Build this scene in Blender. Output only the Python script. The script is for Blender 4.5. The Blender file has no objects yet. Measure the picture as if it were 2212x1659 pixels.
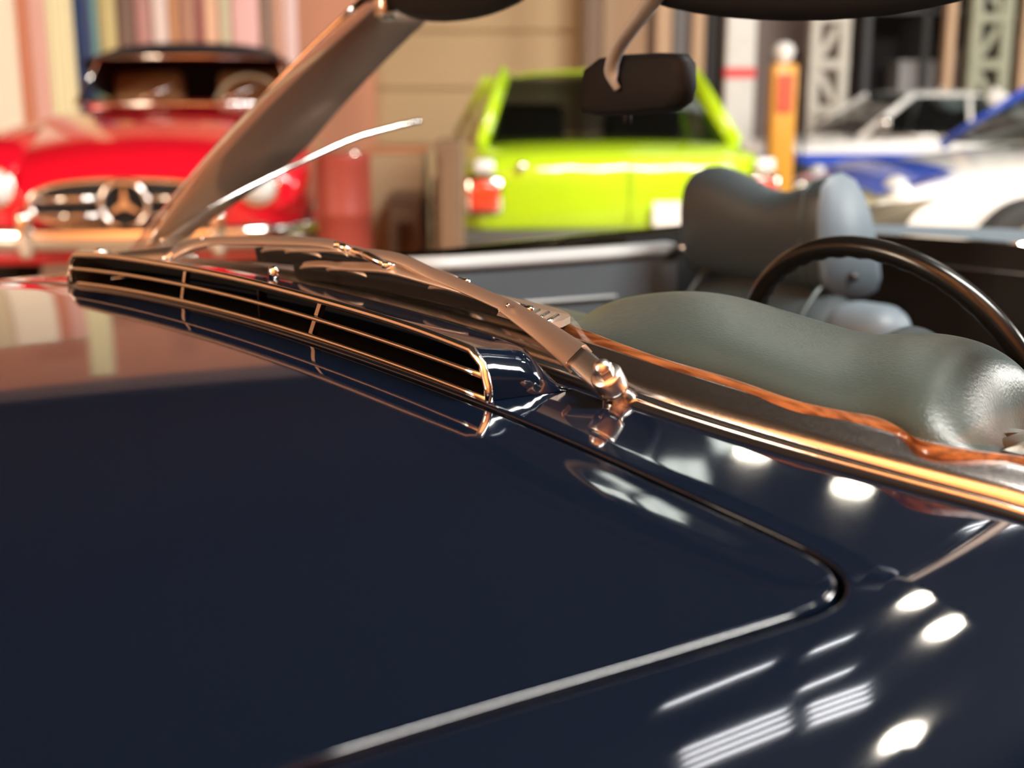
import bpy, bmesh, math, random
from mathutils import Vector, Matrix
random.seed(4)
PI = math.pi
sc = bpy.context.scene
C = sc.collection

# ------------------------------------------------------------------ camera, world, lights, exposure
CAM_H = 1.15; FPX = 2700.0; PITCH = math.atan((829.5-200)/FPX)
cd = bpy.data.cameras.new('camera'); cam = bpy.data.objects.new('camera', cd); C.objects.link(cam)
cam.location = (0, 0, CAM_H); cam.rotation_euler = (PI/2-PITCH, 0, 0)
cd.sensor_width = 36; cd.lens = FPX/2212*36; cd.clip_start = 0.02; cd.clip_end = 100
cd.dof.use_dof = True; cd.dof.focus_distance = 1.08; cd.dof.aperture_fstop = 3.7; cd.dof.aperture_blades = 0
sc.camera = cam
w = bpy.data.worlds.new('world'); sc.world = w; w.use_nodes = True
w.node_tree.nodes['Background'].inputs[0].default_value = (.8, .75, .7, 1)
w.node_tree.nodes['Background'].inputs[1].default_value = .05
sc.view_settings.view_transform = 'Standard'; sc.view_settings.look = 'None'
sc.view_settings.gamma = 1; sc.view_settings.exposure = 0.0
sc.view_settings.use_curve_mapping = False
sc.cycles.use_denoising = True
sc.cycles.max_bounces = 8; sc.cycles.transparent_max_bounces = 24
sc.cycles.sample_clamp_indirect = 8; sc.cycles.caustics_reflective = False; sc.cycles.caustics_refractive = False

def area(name, loc, target, sx, sy, power, col):
    d = bpy.data.lights.new(name, 'AREA'); d.shape = 'RECTANGLE'; d.size = sx; d.size_y = sy
    d.energy = power; d.color = col
    o = bpy.data.objects.new(name, d); C.objects.link(o); o.location = loc
    o.rotation_euler = (Vector(target)-Vector(loc)).to_track_quat('-Z', 'Y').to_euler()
    return o
# added area lights; the first is an overhead fill for the background cars
area('added_overhead_fill', (3.2, .8, 4.9), (2.2, 8.5, .6), 3.6, 1.0, 950, (1, .97, .92))
area('added_left_fill', (-8.7, -2.4, 3.2), (-3.0, 10.0, 1.4), 4.0, 2.4, 900, (1, .80, .60))  # added warm fill for the roadster and curtains at the left
area('added_right_fill', (9.6, 5.5, 3.2), (3, 8.5, .6), 3.6, 2.2, 900, (1, .98, .95))  # added fill for the coupes at the right
area('added_front_uplight', (-1.0, -2.6, 2.4), (-1.2, -4.4, 5.2), 6.0, 1.0, 900, (1, .70, .44))  # added warm uplight so the chrome mirrors gold, no lamp stands here

# ------------------------------------------------------------------ frames and helpers
BETA = math.radians(41)
Lx = Vector((math.sin(BETA), -math.cos(BETA), 0)); Rx = Vector((math.cos(BETA), math.sin(BETA), 0))
CO = Vector((-.28, 1.27, 0))                     # centre line of the navy car below its scuttle vent
CARM = Matrix(((Lx.x, Rx.x, 0, CO.x), (Lx.y, Rx.y, 0, CO.y), (0, 0, 1, 0), (0, 0, 0, 1)))
cc = Vector((0, 0, CAM_H)) - CO
camc = Vector((cc.dot(Lx), cc.dot(Rx), CAM_H))
def ray(px, py):
    u = (px-1106)/FPX; v = (829.5-py)/FPX
    d = Vector((u, math.cos(PITCH)+v*math.sin(PITCH), -math.sin(PITCH)+v*math.cos(PITCH)))
    return d
def W(px, py, Y):                                # measured position at world depth Y
    d = ray(px, py); return Vector((0, 0, CAM_H)) + d*(Y/d.y)
def hh(l, r):                                    # height of the navy body (hood and scuttle)
    rr = min(r, 0.0); return .93-.09*l*l+.03*rr-.02*rr*rr
def hz0(l, r): return hh(l, r)-1.2*max(0., abs(l)-.74)**2
def S(px, py, dz=0.0):                           # point of the navy body (plus dz) in car coordinates
    w_ = ray(px, py); d = Vector((w_.dot(Lx), w_.dot(Rx), w_.z)); t = .3
    while t < 4:
        q = camc+t*d
        if q.z < hh(q.x, q.y)+dz: return q
        t += .0008
    return q
def P(px, py, ax, val):
    w_ = ray(px, py); d = Vector((w_.dot(Lx), w_.dot(Rx), w_.z)); return camc+d*((val-camc[ax])/d[ax])

def mesh(name, vs, fs, mat, parent=None, smooth=True, sub=0):
    me = bpy.data.meshes.new(name); me.from_pydata([tuple(v) for v in vs], [], fs)
    bm = bmesh.new(); bm.from_mesh(me); bmesh.ops.recalc_face_normals(bm, faces=bm.faces); bm.to_mesh(me); bm.free()
    if smooth:
        for p in me.polygons: p.use_smooth = True
    me.materials.append(mat)
    o = bpy.data.objects.new(name, me); C.objects.link(o)
    if parent: o.parent = parent
    if sub:
        m = o.modifiers.new('sub', 'SUBSURF'); m.levels = sub; m.render_levels = sub
    return o
def gridf(nu, nv, f, cu=False, cv=False):
    vs = [f(i, j) for i in range(nu) for j in range(nv)]
    fs = []
    for i in range(nu if cu else nu-1):
        for j in range(nv if cv else nv-1):
            a = i*nv+j; b = ((i+1) % nu)*nv+j; c_ = ((i+1) % nu)*nv+(j+1) % nv; d = i*nv+(j+1) % nv
            fs.append((a, b, c_, d))
    return vs, fs
def merge(*parts):
    V_, F_ = [], []
    for vs, fs in parts:
        k = len(V_); V_ += list(vs); F_ += [tuple(i+k for i in f) for f in fs]
    return V_, F_
def catmull(pts, n):
    pts = [Vector(p) for p in pts]; out = []
    m = len(pts)
    for i in range(m-1):
        p0 = pts[max(i-1, 0)]; p1 = pts[i]; p2 = pts[i+1]; p3 = pts[min(i+2, m-1)]
        for k in range(n):
            t = k/n
            out.append(.5*((2*p1)+(p2-p0)*t+(2*p0-5*p1+4*p2-p3)*t*t+(3*p1-p0-3*p2+p3)*t**3))
    out.append(pts[-1]); return out
def tubeg(pts, r, seg=10, sx=1.0, sy=1.0, up=(0, 0, 1), closed=False):
    pts = [Vector(p) for p in pts]; n = len(pts); up = Vector(up); rings = []
    for i, p in enumerate(pts):
        if closed: t = pts[(i+1) % n]-pts[i-1]
        else: t = pts[min(i+1, n-1)]-pts[max(i-1, 0)]
        t.normalize(); s = t.cross(up)
        if s.length < 1e-5: s = t.cross(Vector((1, 0, 0)))
        s.normalize(); b = s.cross(t).normalized()
        rad = r[i] if isinstance(r, (list, tuple)) else r
        rings.append([p+s*(math.cos(2*PI*k/seg)*rad*sx)+b*(math.sin(2*PI*k/seg)*rad*sy) for k in range(seg)])
    vs, fs = gridf(n, seg, lambda i, j: rings[i][j], cu=closed, cv=True)
    if not closed:
        fs.append(tuple(range(seg))); fs.append(tuple((n-1)*seg+k for k in range(seg)))
    return vs, fs
def sweepg(pts, prof, side=None, closed_prof=True, up=(0, 0, 1)):
    """prof: list of (a,b) - a along the side vector, b up"""
    pts = [Vector(p) for p in pts]; n = len(pts); up = Vector(up); rings = []
    for i, p in enumerate(pts):
        t = (pts[min(i+1, n-1)]-pts[max(i-1, 0)]).normalized()
        s = up.cross(t).normalized(); b = t.cross(s).normalized()
        if b.dot(up) < 0: b = -b
        pr = prof(i/(n-1)) if callable(prof) else prof
        rings.append([p+s*a+b*c_ for a, c_ in pr])
    m = len(rings[0])
    vs, fs = gridf(n, m, lambda i, j: rings[i][j], cv=closed_prof)
    if closed_prof:
        fs.append(tuple(range(m))); fs.append(tuple((n-1)*m+k for k in range(m)))
    return vs, fs
def latheg(prof, seg=32, M=None):
    vs, fs = gridf(seg, len(prof), lambda i, j: Vector((prof[j][0]*math.cos(2*PI*i/seg), prof[j][0]*math.sin(2*PI*i/seg), prof[j][1])), cu=True)
    if M is not None: vs = [M @ v for v in vs]
    return vs, fs
def frame(loc, zaxis, xhint=(1, 0, 0)):
    z = Vector(zaxis).normalized(); x = Vector(xhint); x = (x-z*x.dot(z)).normalized(); y = z.cross(x)
    return Matrix(((x.x, y.x, z.x, loc[0]), (x.y, y.y, z.y, loc[1]), (x.z, y.z, z.z, loc[2]), (0, 0, 0, 1)))
def bevbox(sx, sy, sz, bev=.01, seg=2, M=None):
    bm = bmesh.new(); bmesh.ops.create_cube(bm, size=1)
    for v in bm.verts: v.co = Vector((v.co.x*sx, v.co.y*sy, v.co.z*sz))
    if bev > 0: bmesh.ops.bevel(bm, geom=bm.edges[:], offset=bev, segments=seg, profile=.5, affect='EDGES')
    vs = [v.co.copy() for v in bm.verts]; fs = [tuple(v.index for v in f.verts) for f in bm.faces]
    bm.free()
    if M is not None: vs = [M @ v for v in vs]
    return vs, fs
def T(x, y, z): return Matrix.Translation((x, y, z))
def RZ(a): return Matrix.Rotation(a, 4, 'Z')
def prism(poly, axis_vec):
    """closed polygon (list of Vectors) extruded by a vector"""
    n = len(poly); a = [Vector(p) for p in poly]; b = [p+Vector(axis_vec) for p in a]
    fs = [tuple(range(n)), tuple(range(2*n-1, n-1, -1))]
    for i in range(n): fs.append((i, (i+1) % n, n+(i+1) % n, n+i))
    return a+b, fs
def empty(name, M, label, cat, group=None):
    o = bpy.data.objects.new(name, None); C.objects.link(o); o.matrix_world = M; o.empty_display_size = .2
    o['label'] = label; o['category'] = cat
    if group: o['group'] = group
    return o
def tag(o, label, cat, group=None):
    o['label'] = label; o['category'] = cat
    if group: o['group'] = group
    return o
def struct(name, g, mat, smooth=False):
    o = mesh(name, g[0], g[1], mat, None, smooth); o['kind'] = 'structure'; return o
def put(name, g, mat, parent, smooth=True, label=None, sub=0):
    o = mesh(name, g[0], g[1], mat, parent, smooth, sub)
    if label: o['label'] = label
    return o
def flat_angle(o, ang=35):
    o.data.set_sharp_from_angle(angle=math.radians(ang)); return o

# ------------------------------------------------------------------ materials
def mat(name, col, rough=.5, metal=0., spec=.5, coat=0., bump=0., bscale=50, var=0., vscale=6, emit=None, estr=0, coat_r=.03, rvar=0., sheen=0):
    m = bpy.data.materials.new(name); m.use_nodes = True; nt = m.node_tree; b = nt.nodes['Principled BSDF']
    b.inputs['Base Color'].default_value = (*col, 1); b.inputs['Roughness'].default_value = rough
    b.inputs['Metallic'].default_value = metal; b.inputs['Specular IOR Level'].default_value = spec
    b.inputs['Coat Weight'].default_value = coat; b.inputs['Coat Roughness'].default_value = coat_r
    tc = nt.nodes.new('ShaderNodeTexCoord')
    def noise(s, d=4):
        n = nt.nodes.new('ShaderNodeTexNoise'); n.inputs['Scale'].default_value = s; n.inputs['Detail'].default_value = d
        nt.links.new(tc.outputs['Object'], n.inputs['Vector']); return n
    if var > 0:
        n = noise(vscale); mx = nt.nodes.new('ShaderNodeMix'); mx.data_type = 'RGBA'
        mx.inputs['A'].default_value = (*[c*(1-var) for c in col], 1); mx.inputs['B'].default_value = (*[min(1, c*(1+var)) for c in col], 1)
        nt.links.new(n.outputs['Fac'], mx.inputs['Factor']); nt.links.new(mx.outputs['Result'], b.inputs['Base Color'])
    if rvar > 0:
        n = noise(bscale*.4); mr = nt.nodes.new('ShaderNodeMapRange')
        mr.inputs['From Min'].default_value = .3; mr.inputs['From Max'].default_value = .7
        mr.inputs['To Min'].default_value = rough; mr.inputs['To Max'].default_value = rough+rvar
        nt.links.new(n.outputs['Fac'], mr.inputs['Value']); nt.links.new(mr.outputs['Result'], b.inputs['Roughness'])
    if bump > 0:
        n = noise(bscale, 6); bp = nt.nodes.new('ShaderNodeBump'); bp.inputs['Strength'].default_value = bump; bp.inputs['Distance'].default_value = .002
        nt.links.new(n.outputs['Fac'], bp.inputs['Height']); nt.links.new(bp.outputs['Normal'], b.inputs['Normal'])
    if emit: b.inputs['Emission Color'].default_value = (*emit, 1); b.inputs['Emission Strength'].default_value = estr
    return m
def glassmat(name, tint, refl=1.0, rough=.0):
    m = bpy.data.materials.new(name); m.use_nodes = True; nt = m.node_tree; nt.nodes.clear()
    out = nt.nodes.new('ShaderNodeOutputMaterial'); tr = nt.nodes.new('ShaderNodeBsdfTransparent'); gl = nt.nodes.new('ShaderNodeBsdfGlossy')
    tr.inputs[0].default_value = (*tint, 1); gl.inputs['Roughness'].default_value = rough; gl.inputs[0].default_value = (refl, refl, refl, 1)
    fr = nt.nodes.new('ShaderNodeFresnel'); fr.inputs[0].default_value = 1.5; mx = nt.nodes.new('ShaderNodeMixShader')
    # both faces of the pane reflect: same fresnel seen from inside and outside
    geo = nt.nodes.new('ShaderNodeNewGeometry'); sub = nt.nodes.new('ShaderNodeMath'); sub.operation = 'MULTIPLY_ADD'
    sub.inputs[1].default_value = -.8333; sub.inputs[2].default_value = 1.5
    nt.links.new(geo.outputs['Backfacing'], sub.inputs[0]); nt.links.new(sub.outputs[0], fr.inputs[0])
    nt.links.new(fr.outputs[0], mx.inputs[0]); nt.links.new(tr.outputs[0], mx.inputs[1]); nt.links.new(gl.outputs[0], mx.inputs[2])
    nt.links.new(mx.outputs[0], out.inputs[0]); return m
M = {}
M['navy'] = mat('navy_paint', (.003, .0072, .018), .06, 0, .5, coat=.6, bump=.012, bscale=30)
M['hoodnavy'] = M['navy']
M['chrome'] = mat('chrome', (.88, .83, .78), .07, 1, rvar=.06, bscale=300)
M['chrome_worn'] = mat('worn_chrome', (.80, .75, .70), .13, 1, bump=.05, bscale=1400, rvar=.10)
M['satin'] = mat('satin_metal', (.72, .58, .48), .46, 1, bump=.04, bscale=900)  # warm light on the wiper metal put into its base colour
M['satin2'] = mat('brushed_metal', (.86, .79, .74), .28, 1, bump=.03, bscale=900)
M['rubber'] = mat('black_rubber', (.006, .006, .006), .6, spec=.2)
M['pillar'] = mat('reflected_brown_pillar', (.34, .24, .18), .42, .7)  # brown reflected by the chrome pillar put into its base colour
M['void'] = mat('dark_recess', (.003, .003, .003), .8)
M['slate'] = mat('slate_leather', (.060, .088, .086), .30, 0, .5, bump=.22, bscale=330, rvar=.06)
M['slate_blue'] = mat('slate_blue_vinyl', (.11, .15, .185), .5, bump=.2, bscale=300)
M['slate_dark'] = mat('dark_slate_leather', (.032, .045, .052), .42, bump=.3, bscale=260)
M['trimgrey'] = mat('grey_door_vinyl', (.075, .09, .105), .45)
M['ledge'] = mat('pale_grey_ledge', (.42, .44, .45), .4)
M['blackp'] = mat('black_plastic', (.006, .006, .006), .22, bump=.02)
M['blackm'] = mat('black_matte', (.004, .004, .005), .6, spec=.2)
M['redp'] = mat('red_paint', (.72, .006, .022), .12, coat=.6)
M['softtop'] = mat('black_soft_top', (.02, .018, .022), .8)
M['lime'] = mat('lime_paint', (.44, .66, .014), .14, coat=.5)
M['white'] = mat('white_paint', (.86, .86, .84), .15, coat=.5)
M['blue'] = mat('blue_paint', (.03, .09, .55), .15, coat=.5)
M['creamp'] = mat('cream_plastic', (.62, .56, .42), .35)
M['tyre'] = mat('tyre_rubber', (.015, .015, .015), .7)
M['beigeint'] = mat('tan_interior', (.45, .30, .16), .6)
M['glass'] = glassmat('windscreen_glass', (.93, .94, .93))
M['darkglass'] = glassmat('tinted_glass', (.30, .34, .34))
M['lampred'] = mat('red_lens', (.75, .06, .02), .15, coat=.5)
M['lamporange'] = mat('orange_lens', (.85, .22, .03), .15, coat=.5)
M['lampglass'] = mat('headlamp_glass', (.75, .76, .76), .1, coat=.8)
M['yellowlens'] = mat('yellow_lens', (.55, .38, .10), .15, coat=.8)
def woodmat(name, c1, c2, sc_=1.0):
    m = mat(name, c1, .28, coat=.4); nt = m.node_tree; b = nt.nodes['Principled BSDF']
    tc = nt.nodes.new('ShaderNodeTexCoord'); mp = nt.nodes.new('ShaderNodeMapping'); mp.inputs['Scale'].default_value = (6*sc_, 60*sc_, 60*sc_)
    n = nt.nodes.new('ShaderNodeTexNoise'); n.inputs['Scale'].default_value = 3; n.inputs['Detail'].default_value = 8
    cr = nt.nodes.new('ShaderNodeValToRGB'); cr.color_ramp.elements[0].position = .35; cr.color_ramp.elements[1].position = .65
    cr.color_ramp.elements[0].color = (*c1, 1); cr.color_ramp.elements[1].color = (*c2, 1)
    nt.links.new(tc.outputs['Object'], mp.inputs[0]); nt.links.new(mp.outputs[0], n.inputs['Vector']); nt.links.new(n.outputs['Fac'], cr.inputs[0])
    nt.links.new(cr.outputs[0], b.inputs['Base Color']); return m
M['wood'] = woodmat('dash_wood', (.10, .032, .010), (.34, .13, .045))

# ------------------------------------------------------------------ the hall
def wallbox(x0, x1, y0, y1, z0, z1): return bevbox(x1-x0, y1-y0, z1-z0, 0, 1, T((x0+x1)/2, (y0+y1)/2, (z0+z1)/2))
M['floor'] = mat('screed_floor', (.46, .38, .26), .35, var=.15, vscale=1.2, bump=.1, bscale=20)
M['ceil'] = mat('dark_ceiling', (.012, .011, .011), .8)
M['wall_b'] = mat('mauve_plaster', (.21, .16, .145), .8, var=.1, vscale=1)
M['terra'] = mat('terracotta_plaster', (.70, .33, .20), .7, var=.1, vscale=.8)
M['tanwall'] = mat('tan_plaster', (.80, .44, .22), .75, var=.12, vscale=.7)
M['tandoor'] = mat('tan_sectional_door', (.55, .40, .22), .6)
struct('floor', wallbox(-9, 10, -7, 14.2, -.1, 0), M['floor'])
struct('ceiling', wallbox(-9, 10, -1.7, 14.2, 5.5, 5.6), M['ceil'])
struct('ceiling_front', wallbox(-9, 10, -7, -1.7, 5.1, 5.5), M['tanwall'])
struct('wall_back', wallbox(-9, 10, 14.0, 14.2, 0, 5.5), M['wall_b'])
struct('wall_left', wallbox(-9.2, -9, -7, 14.2, 0, 5.5), M['tanwall'])
struct('wall_right', wallbox(10, 10.2, -7, 14.2, 0, 5.5), mat('charcoal_plaster', (.018, .018, .02), .7))
struct('wall_front', wallbox(-9, 10, -7.2, -7, 0, 5.5), M['tanwall'])
def xat(px, Y): return W(px, 200, Y).x
tw = struct('wall_terracotta', wallbox(-9, xat(812, 13.6), 13.5, 13.9, 0, 5.0), M['terra'])
# sectional door in the back wall: frame, each leaf board a piece
dx0, dx1 = xat(790, 13.6), xat(1262, 13.6)
dr = struct('door_1', wallbox(dx0, dx1, 13.75, 13.95, 0, 4.2), M['tandoor'])
for i in range(7):
    put('panel', bevbox(dx1-dx0-.1, .05, .57, .015, 1, T((dx0+dx1)/2, 13.72, .3+i*.59)), M['tandoor'], dr, False)

# glow materials: panes of the added side windows, then lamps and tubes
M['added_pane_glow'] = mat('added_side_pane', (.9, .9, .9), .4, emit=(1, .86, .66), estr=3)
M['lampglow'] = mat('lamp_diffuser', (.9, .9, .9), .4, emit=(1, .90, .74), estr=30)
M['coolglow'] = mat('cool_tube', (.9, .9, .9), .4, emit=(.93, .95, 1), estr=14)
M['lampbody'] = mat('lamp_housing', (.05, .05, .05), .5)

def lamp(x, y, label):
    e = empty('pendant_lamp', T(x, y, 5.5), label, 'lamp', 'round pendant lamps under the dark ceiling')
    put('cord', tubeg([(0, 0, 0), (0, 0, -.45)], .008, 6), M['lampbody'], e)
    put('housing', latheg([(0.001, -.40), (.06, -.40), (.10, -.46), (.19, -.55), (.20, -.58), (.185, -.56), (.09, -.47), (.001, -.44)], 24), M['lampbody'], e)
    put('diffuser', latheg([(.001, -.70), (.07, -.69), (.13, -.65), (.165, -.59), (.168, -.565), (.001, -.56)], 24), M['lampglow'], e)
for x, y, nm in [(3.35, 9.15, 'beyond the cars, second farthest'), (2.60, 9.95, 'farthest away beyond the cars'), (3.32, 5.15, 'beyond the three fluorescent battens'), (3.62, 4.55, 'between the far pendant and the tube trays'), (3.60, 3.20, 'closest to the navy car')]:
    lamp(x, y, 'round pendant lamp under the dark ceiling, '+nm)
def tubes(x, y, rot, n, ln, pitch, label, name='strip_light'):
    e = empty(name, T(x, y, 5.5) @ RZ(rot), label, 'lamp')
    put('tray', bevbox(ln+.06, pitch*n+.04, .05, .01, 1, T(0, 0, -.20)), M['lampbody'], e, False)
    put('bracket', bevbox(ln*.5, .03, .18, 0, 1, T(0, 0, -.09)), M['lampbody'], e, False)
    for k in range(n):
        yk = (k-(n-1)/2)*pitch
        put('tube', tubeg([(-ln/2, yk, -.245), (ln/2, yk, -.245)], .018, 8), M['coolglow'], e)
tubes(2.42, 3.68, .42, 4, .74, .10, 'tray of four parallel fluorescent tubes, the long one nearer the middle of the hall')
tubes(3.16, 3.92, .35, 4, .46, .09, 'short tray of four parallel fluorescent tubes beside the long tray')
tubes(4.95, 8.2, .3, 4, .9, .16, 'broad tray of four parallel fluorescent tubes over the blue-roofed coupe')
tubes(2.88, 4.92, .45, 1, .34, .08, 'single fluorescent batten beside the pendant lamp')
tubes(2.95, 4.32, .45, 1, .40, .08, 'single fluorescent batten between the trays and the far batten')
tubes(2.05, 4.62, .45, 1, .80, .08, 'long single fluorescent batten nearest the middle of the hall')
# small dim roof windows beyond the cars, mirrored in the scuttle
M['pane'] = mat('roof_window_pane', (.5, .55, .52), .3, emit=(.86, .92, .86), estr=4)
wn = 1
for x, y in [(2.15, 10.5), (2.75, 11.5), (3.4, 11.6), (1.85, 8.05), (2.4, 7.7), (1.6, 10.6)]:
    f = struct('window_%d' % wn, wallbox(x-.24, x+.24, y-.36, y+.36, 5.47, 5.499), M['lampbody'])
    for k in range(2):
        put('pane', wallbox(x-.21+.22*k, x-.01+.22*k, y-.33, y+.33, 5.455, 5.469), M['pane'], f, False)
    wn += 1
# added unseen side windows, glowing panes put behind the left and right fills
for (x, y0, y1, z0, z1, s) in [(-8.98, -4.4, -.4, 1.9, 4.4, 1), (9.98, 3.6, 7.4, 2.0, 4.4, -1)]:
    f = struct('window_%d' % wn, wallbox(min(x, x+.1*s), max(x, x+.1*s), y0-.1, y1+.1, z0-.1, z1+.1), M['white']); wn += 1
    n = 5
    for k in range(n):
        a = y0+(y1-y0)*k/n; b = y0+(y1-y0)*(k+1)/n
        put('pane', wallbox(min(x+.1*s, x+.12*s), max(x+.1*s, x+.12*s), a+.03, b-.03, z0, z1), M['added_pane_glow'], f, False)

# ------------------------------------------------------------------ navy convertible
car = empty('classic_convertible', CARM, 'dark navy convertible in the foreground with chrome scuttle vent and slate leather cabin', 'car')

RW = lambda l: .095+.65*max(0., abs(l)-.45)**2          # plan line of the windscreen base
RARC = .14; L0 = .86
def side_pt(sig, r, zoff=0.0):
    """unrolled across-car coordinate: flat body, rounded fender shoulder, vertical flank"""
    a = abs(sig); sg = 1 if sig >= 0 else -1
    def hz(l):
        return hz0(l, r)
    if a <= L0: return Vector((sig, r, hz(a)+zoff))
    sl = math.atan(.18*L0+2.4*(L0-.74)); z0 = hz(L0)
    arc = RARC*(PI/2-sl); s = a-L0
    if s < arc:
        th = sl+s/RARC
        return Vector((sg*(L0+RARC*(math.sin(th)-math.sin(sl))), r, z0-RARC*(math.cos(sl)-math.cos(th))+zoff))
    return Vector((sg*(L0+RARC*(1-math.sin(sl))), r, z0-RARC*math.cos(sl)-(s-arc)+zoff))
SIGMAX = L0+.16+.42
# hood outline, near half (l>0), from the rear centre round the corner to the front
half = [(0, -.024), (.25, -.024), (.45, -.022), (.60, -.024), (.70, -.024)]
corner = [(.725, -.025), (.745, -.030), (.759, -.043), (.766, -.065)]
sidep = [(.764, -.10), (.750, -.19), (.731, -.293), (.715, -.387), (.695, -.52), (.66, -.75), (.62, -1.0), (.57, -1.25), (.54, -1.36)]
frontp = [(.51, -1.42), (.45, -1.45), (.25, -1.47), (0, -1.475)]
hp = half+corner+sidep+frontp
full = [Vector((a, b, 0)) for a, b in hp]+[Vector((-a, b, 0)) for a, b in hp[-2:0:-1]]
def resample(loop, n):
    m = len(loop); dense = []
    for i in range(m):
        p0, p1, p2, p3 = loop[i-1], loop[i], loop[(i+1) % m], loop[(i+2) % m]
        for k in range(24):
            t = k/24; dense.append(.5*((2*p1)+(p2-p0)*t+(2*p0-5*p1+4*p2-p3)*t*t+(3*p1-p0-3*p2+p3)*t**3))
    # density grows round the corners: arc length plus a weight on turning
    acc = [0.]; mm = len(dense)
    for i in range(mm):
        a = dense[i]; b = dense[(i+1) % mm]; c_ = dense[(i+2) % mm]
        turn = (b-a).angle(c_-b) if (b-a).length > 1e-9 and (c_-b).length > 1e-9 else 0
        acc.append(acc[-1]+(b-a).length+turn*.35)
    tot = acc[-1]; out = []; j = 0
    for k in range(n):
        t = tot*k/n
        while acc[j+1] < t: j += 1
        f = (t-acc[j])/max(1e-9, acc[j+1]-acc[j]); out.append(dense[j].lerp(dense[(j+1) % mm], f))
    return out
NT = 520
OUT = resample(full, NT)
NRM = []
for i in range(NT):
    t = (OUT[(i+1) % NT]-OUT[i-1]).normalized(); nrm = Vector((t.y, -t.x, 0))
    if nrm.dot(OUT[i]-Vector((0, -.7, 0))) < 0: nrm = -nrm
    NRM.append(nrm)
def sm(t): t = max(0., min(1., t)); return t*t*(3-2*t)
def crease(l, r):                                  # shallow pressed step along the rear edge of the hood
    k = sm((-r-.034)/.040)
    return -.0016*(1-k)*(1-sm((abs(l)-.66)/.10)*.9) if r > -.3 else 0.
# hood
ROLL = .0036
def hoodpt(i, j):
    ns = 92
    if j < ns:
        s = 1-(1-j/(ns-1))**1.0
        s = math.sin(s*PI/2)**.9 if s > 0 else 0
        q = OUT[i]-NRM[i]*ROLL; c_ = Vector((0, -.7, 0)); p = c_.lerp(q, s)
        return Vector((p.x, p.y, hz0(p.x, p.y)+crease(p.x, p.y)))
    k = j-ns+1; q = OUT[i]-NRM[i]*ROLL; zb = hz0(q.x, q.y)+crease(q.x, q.y)
    if k <= 5:
        a = k/5*PI/2; p = q+NRM[i]*ROLL*math.sin(a); return Vector((p.x, p.y, zb-ROLL*(1-math.cos(a))))
    p = OUT[i]; return Vector((p.x, p.y, zb-ROLL-.012))
def crownnormals(o, nv, is_top, fn):
    e = 5e-4; out = []
    base = [v.normal.copy() for v in o.data.vertices]
    for k, v in enumerate(o.data.vertices):
        if is_top(k % nv) and abs(v.co.x) < L0-.002:
            l, r = v.co.x, v.co.y
            nn = Vector((-(fn(l+e, r)-fn(l-e, r))/(2*e), -(fn(l, r+e)-fn(l, r-e))/(2*e), 1)).normalized(); out.append(nn)
        else: out.append(base[k] if not (is_top(k % nv) and base[k].z < 0) else -base[k])
    o.data.normals_split_custom_set_from_vertices(out)
ho = put('hood', gridf(NT, 92+6, hoodpt, cu=True), M['navy'], car)
crownnormals(ho, 98, lambda j: j <= 91, lambda l, r: hz0(l, r)+crease(l, r))
# body round the hood (fenders, nose, scuttle) as one skin with a rolled lip at the shut line
GAP = .0050
def bound(i):
    """outer end of the ray through outline point i, in the unrolled (sigma,r) plane"""
    c_ = Vector((0, -.7, 0)); d = OUT[i]-c_
    best = 1e9
    if abs(d.x) > 1e-9: best = min(best, SIGMAX/abs(d.x))
    if d.y < 0: best = min(best, (-1.75+.7)/d.y)
    if d.y > 0:
        t = .2
        for _ in range(400):
            if c_.y+d.y*t >= RW(min(.84, abs(c_.x+d.x*t)))+.03: break
            t += .01
        best = min(best, t)
    return c_+d*best
BND = [bound(i) for i in range(NT)]
def bodypt(i, j):
    q0 = OUT[i]+NRM[i]*GAP; q = q0+NRM[i]*ROLL
    if j == 0: p = side_pt(q0.x, q0.y); p.z -= ROLL+.014; return p
    if j <= 5:
        a = (5-j)/5*PI/2; b = q-NRM[i]*ROLL*math.sin(a); p = side_pt(b.x, b.y); p.z -= ROLL*(1-math.cos(a)); return p
    k = (j-5)/46.; k = k**1.25; b = q.lerp(BND[i], k); return side_pt(b.x, b.y)
fb = put('front_body', gridf(NT, 52, bodypt, cu=True), M['navy'], car)
crownnormals(fb, 52, lambda j: j >= 5, hz0)
# dark channel under the shut line
def chan(i, j):
    p = OUT[i]+NRM[i]*(-.02 if j == 0 else .02); z = hz0(p.x, p.y)-.021
    return Vector((p.x, p.y, z))
put('shut_line_channel', gridf(NT, 2, chan, cu=True), M['rubber'], car)

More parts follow.
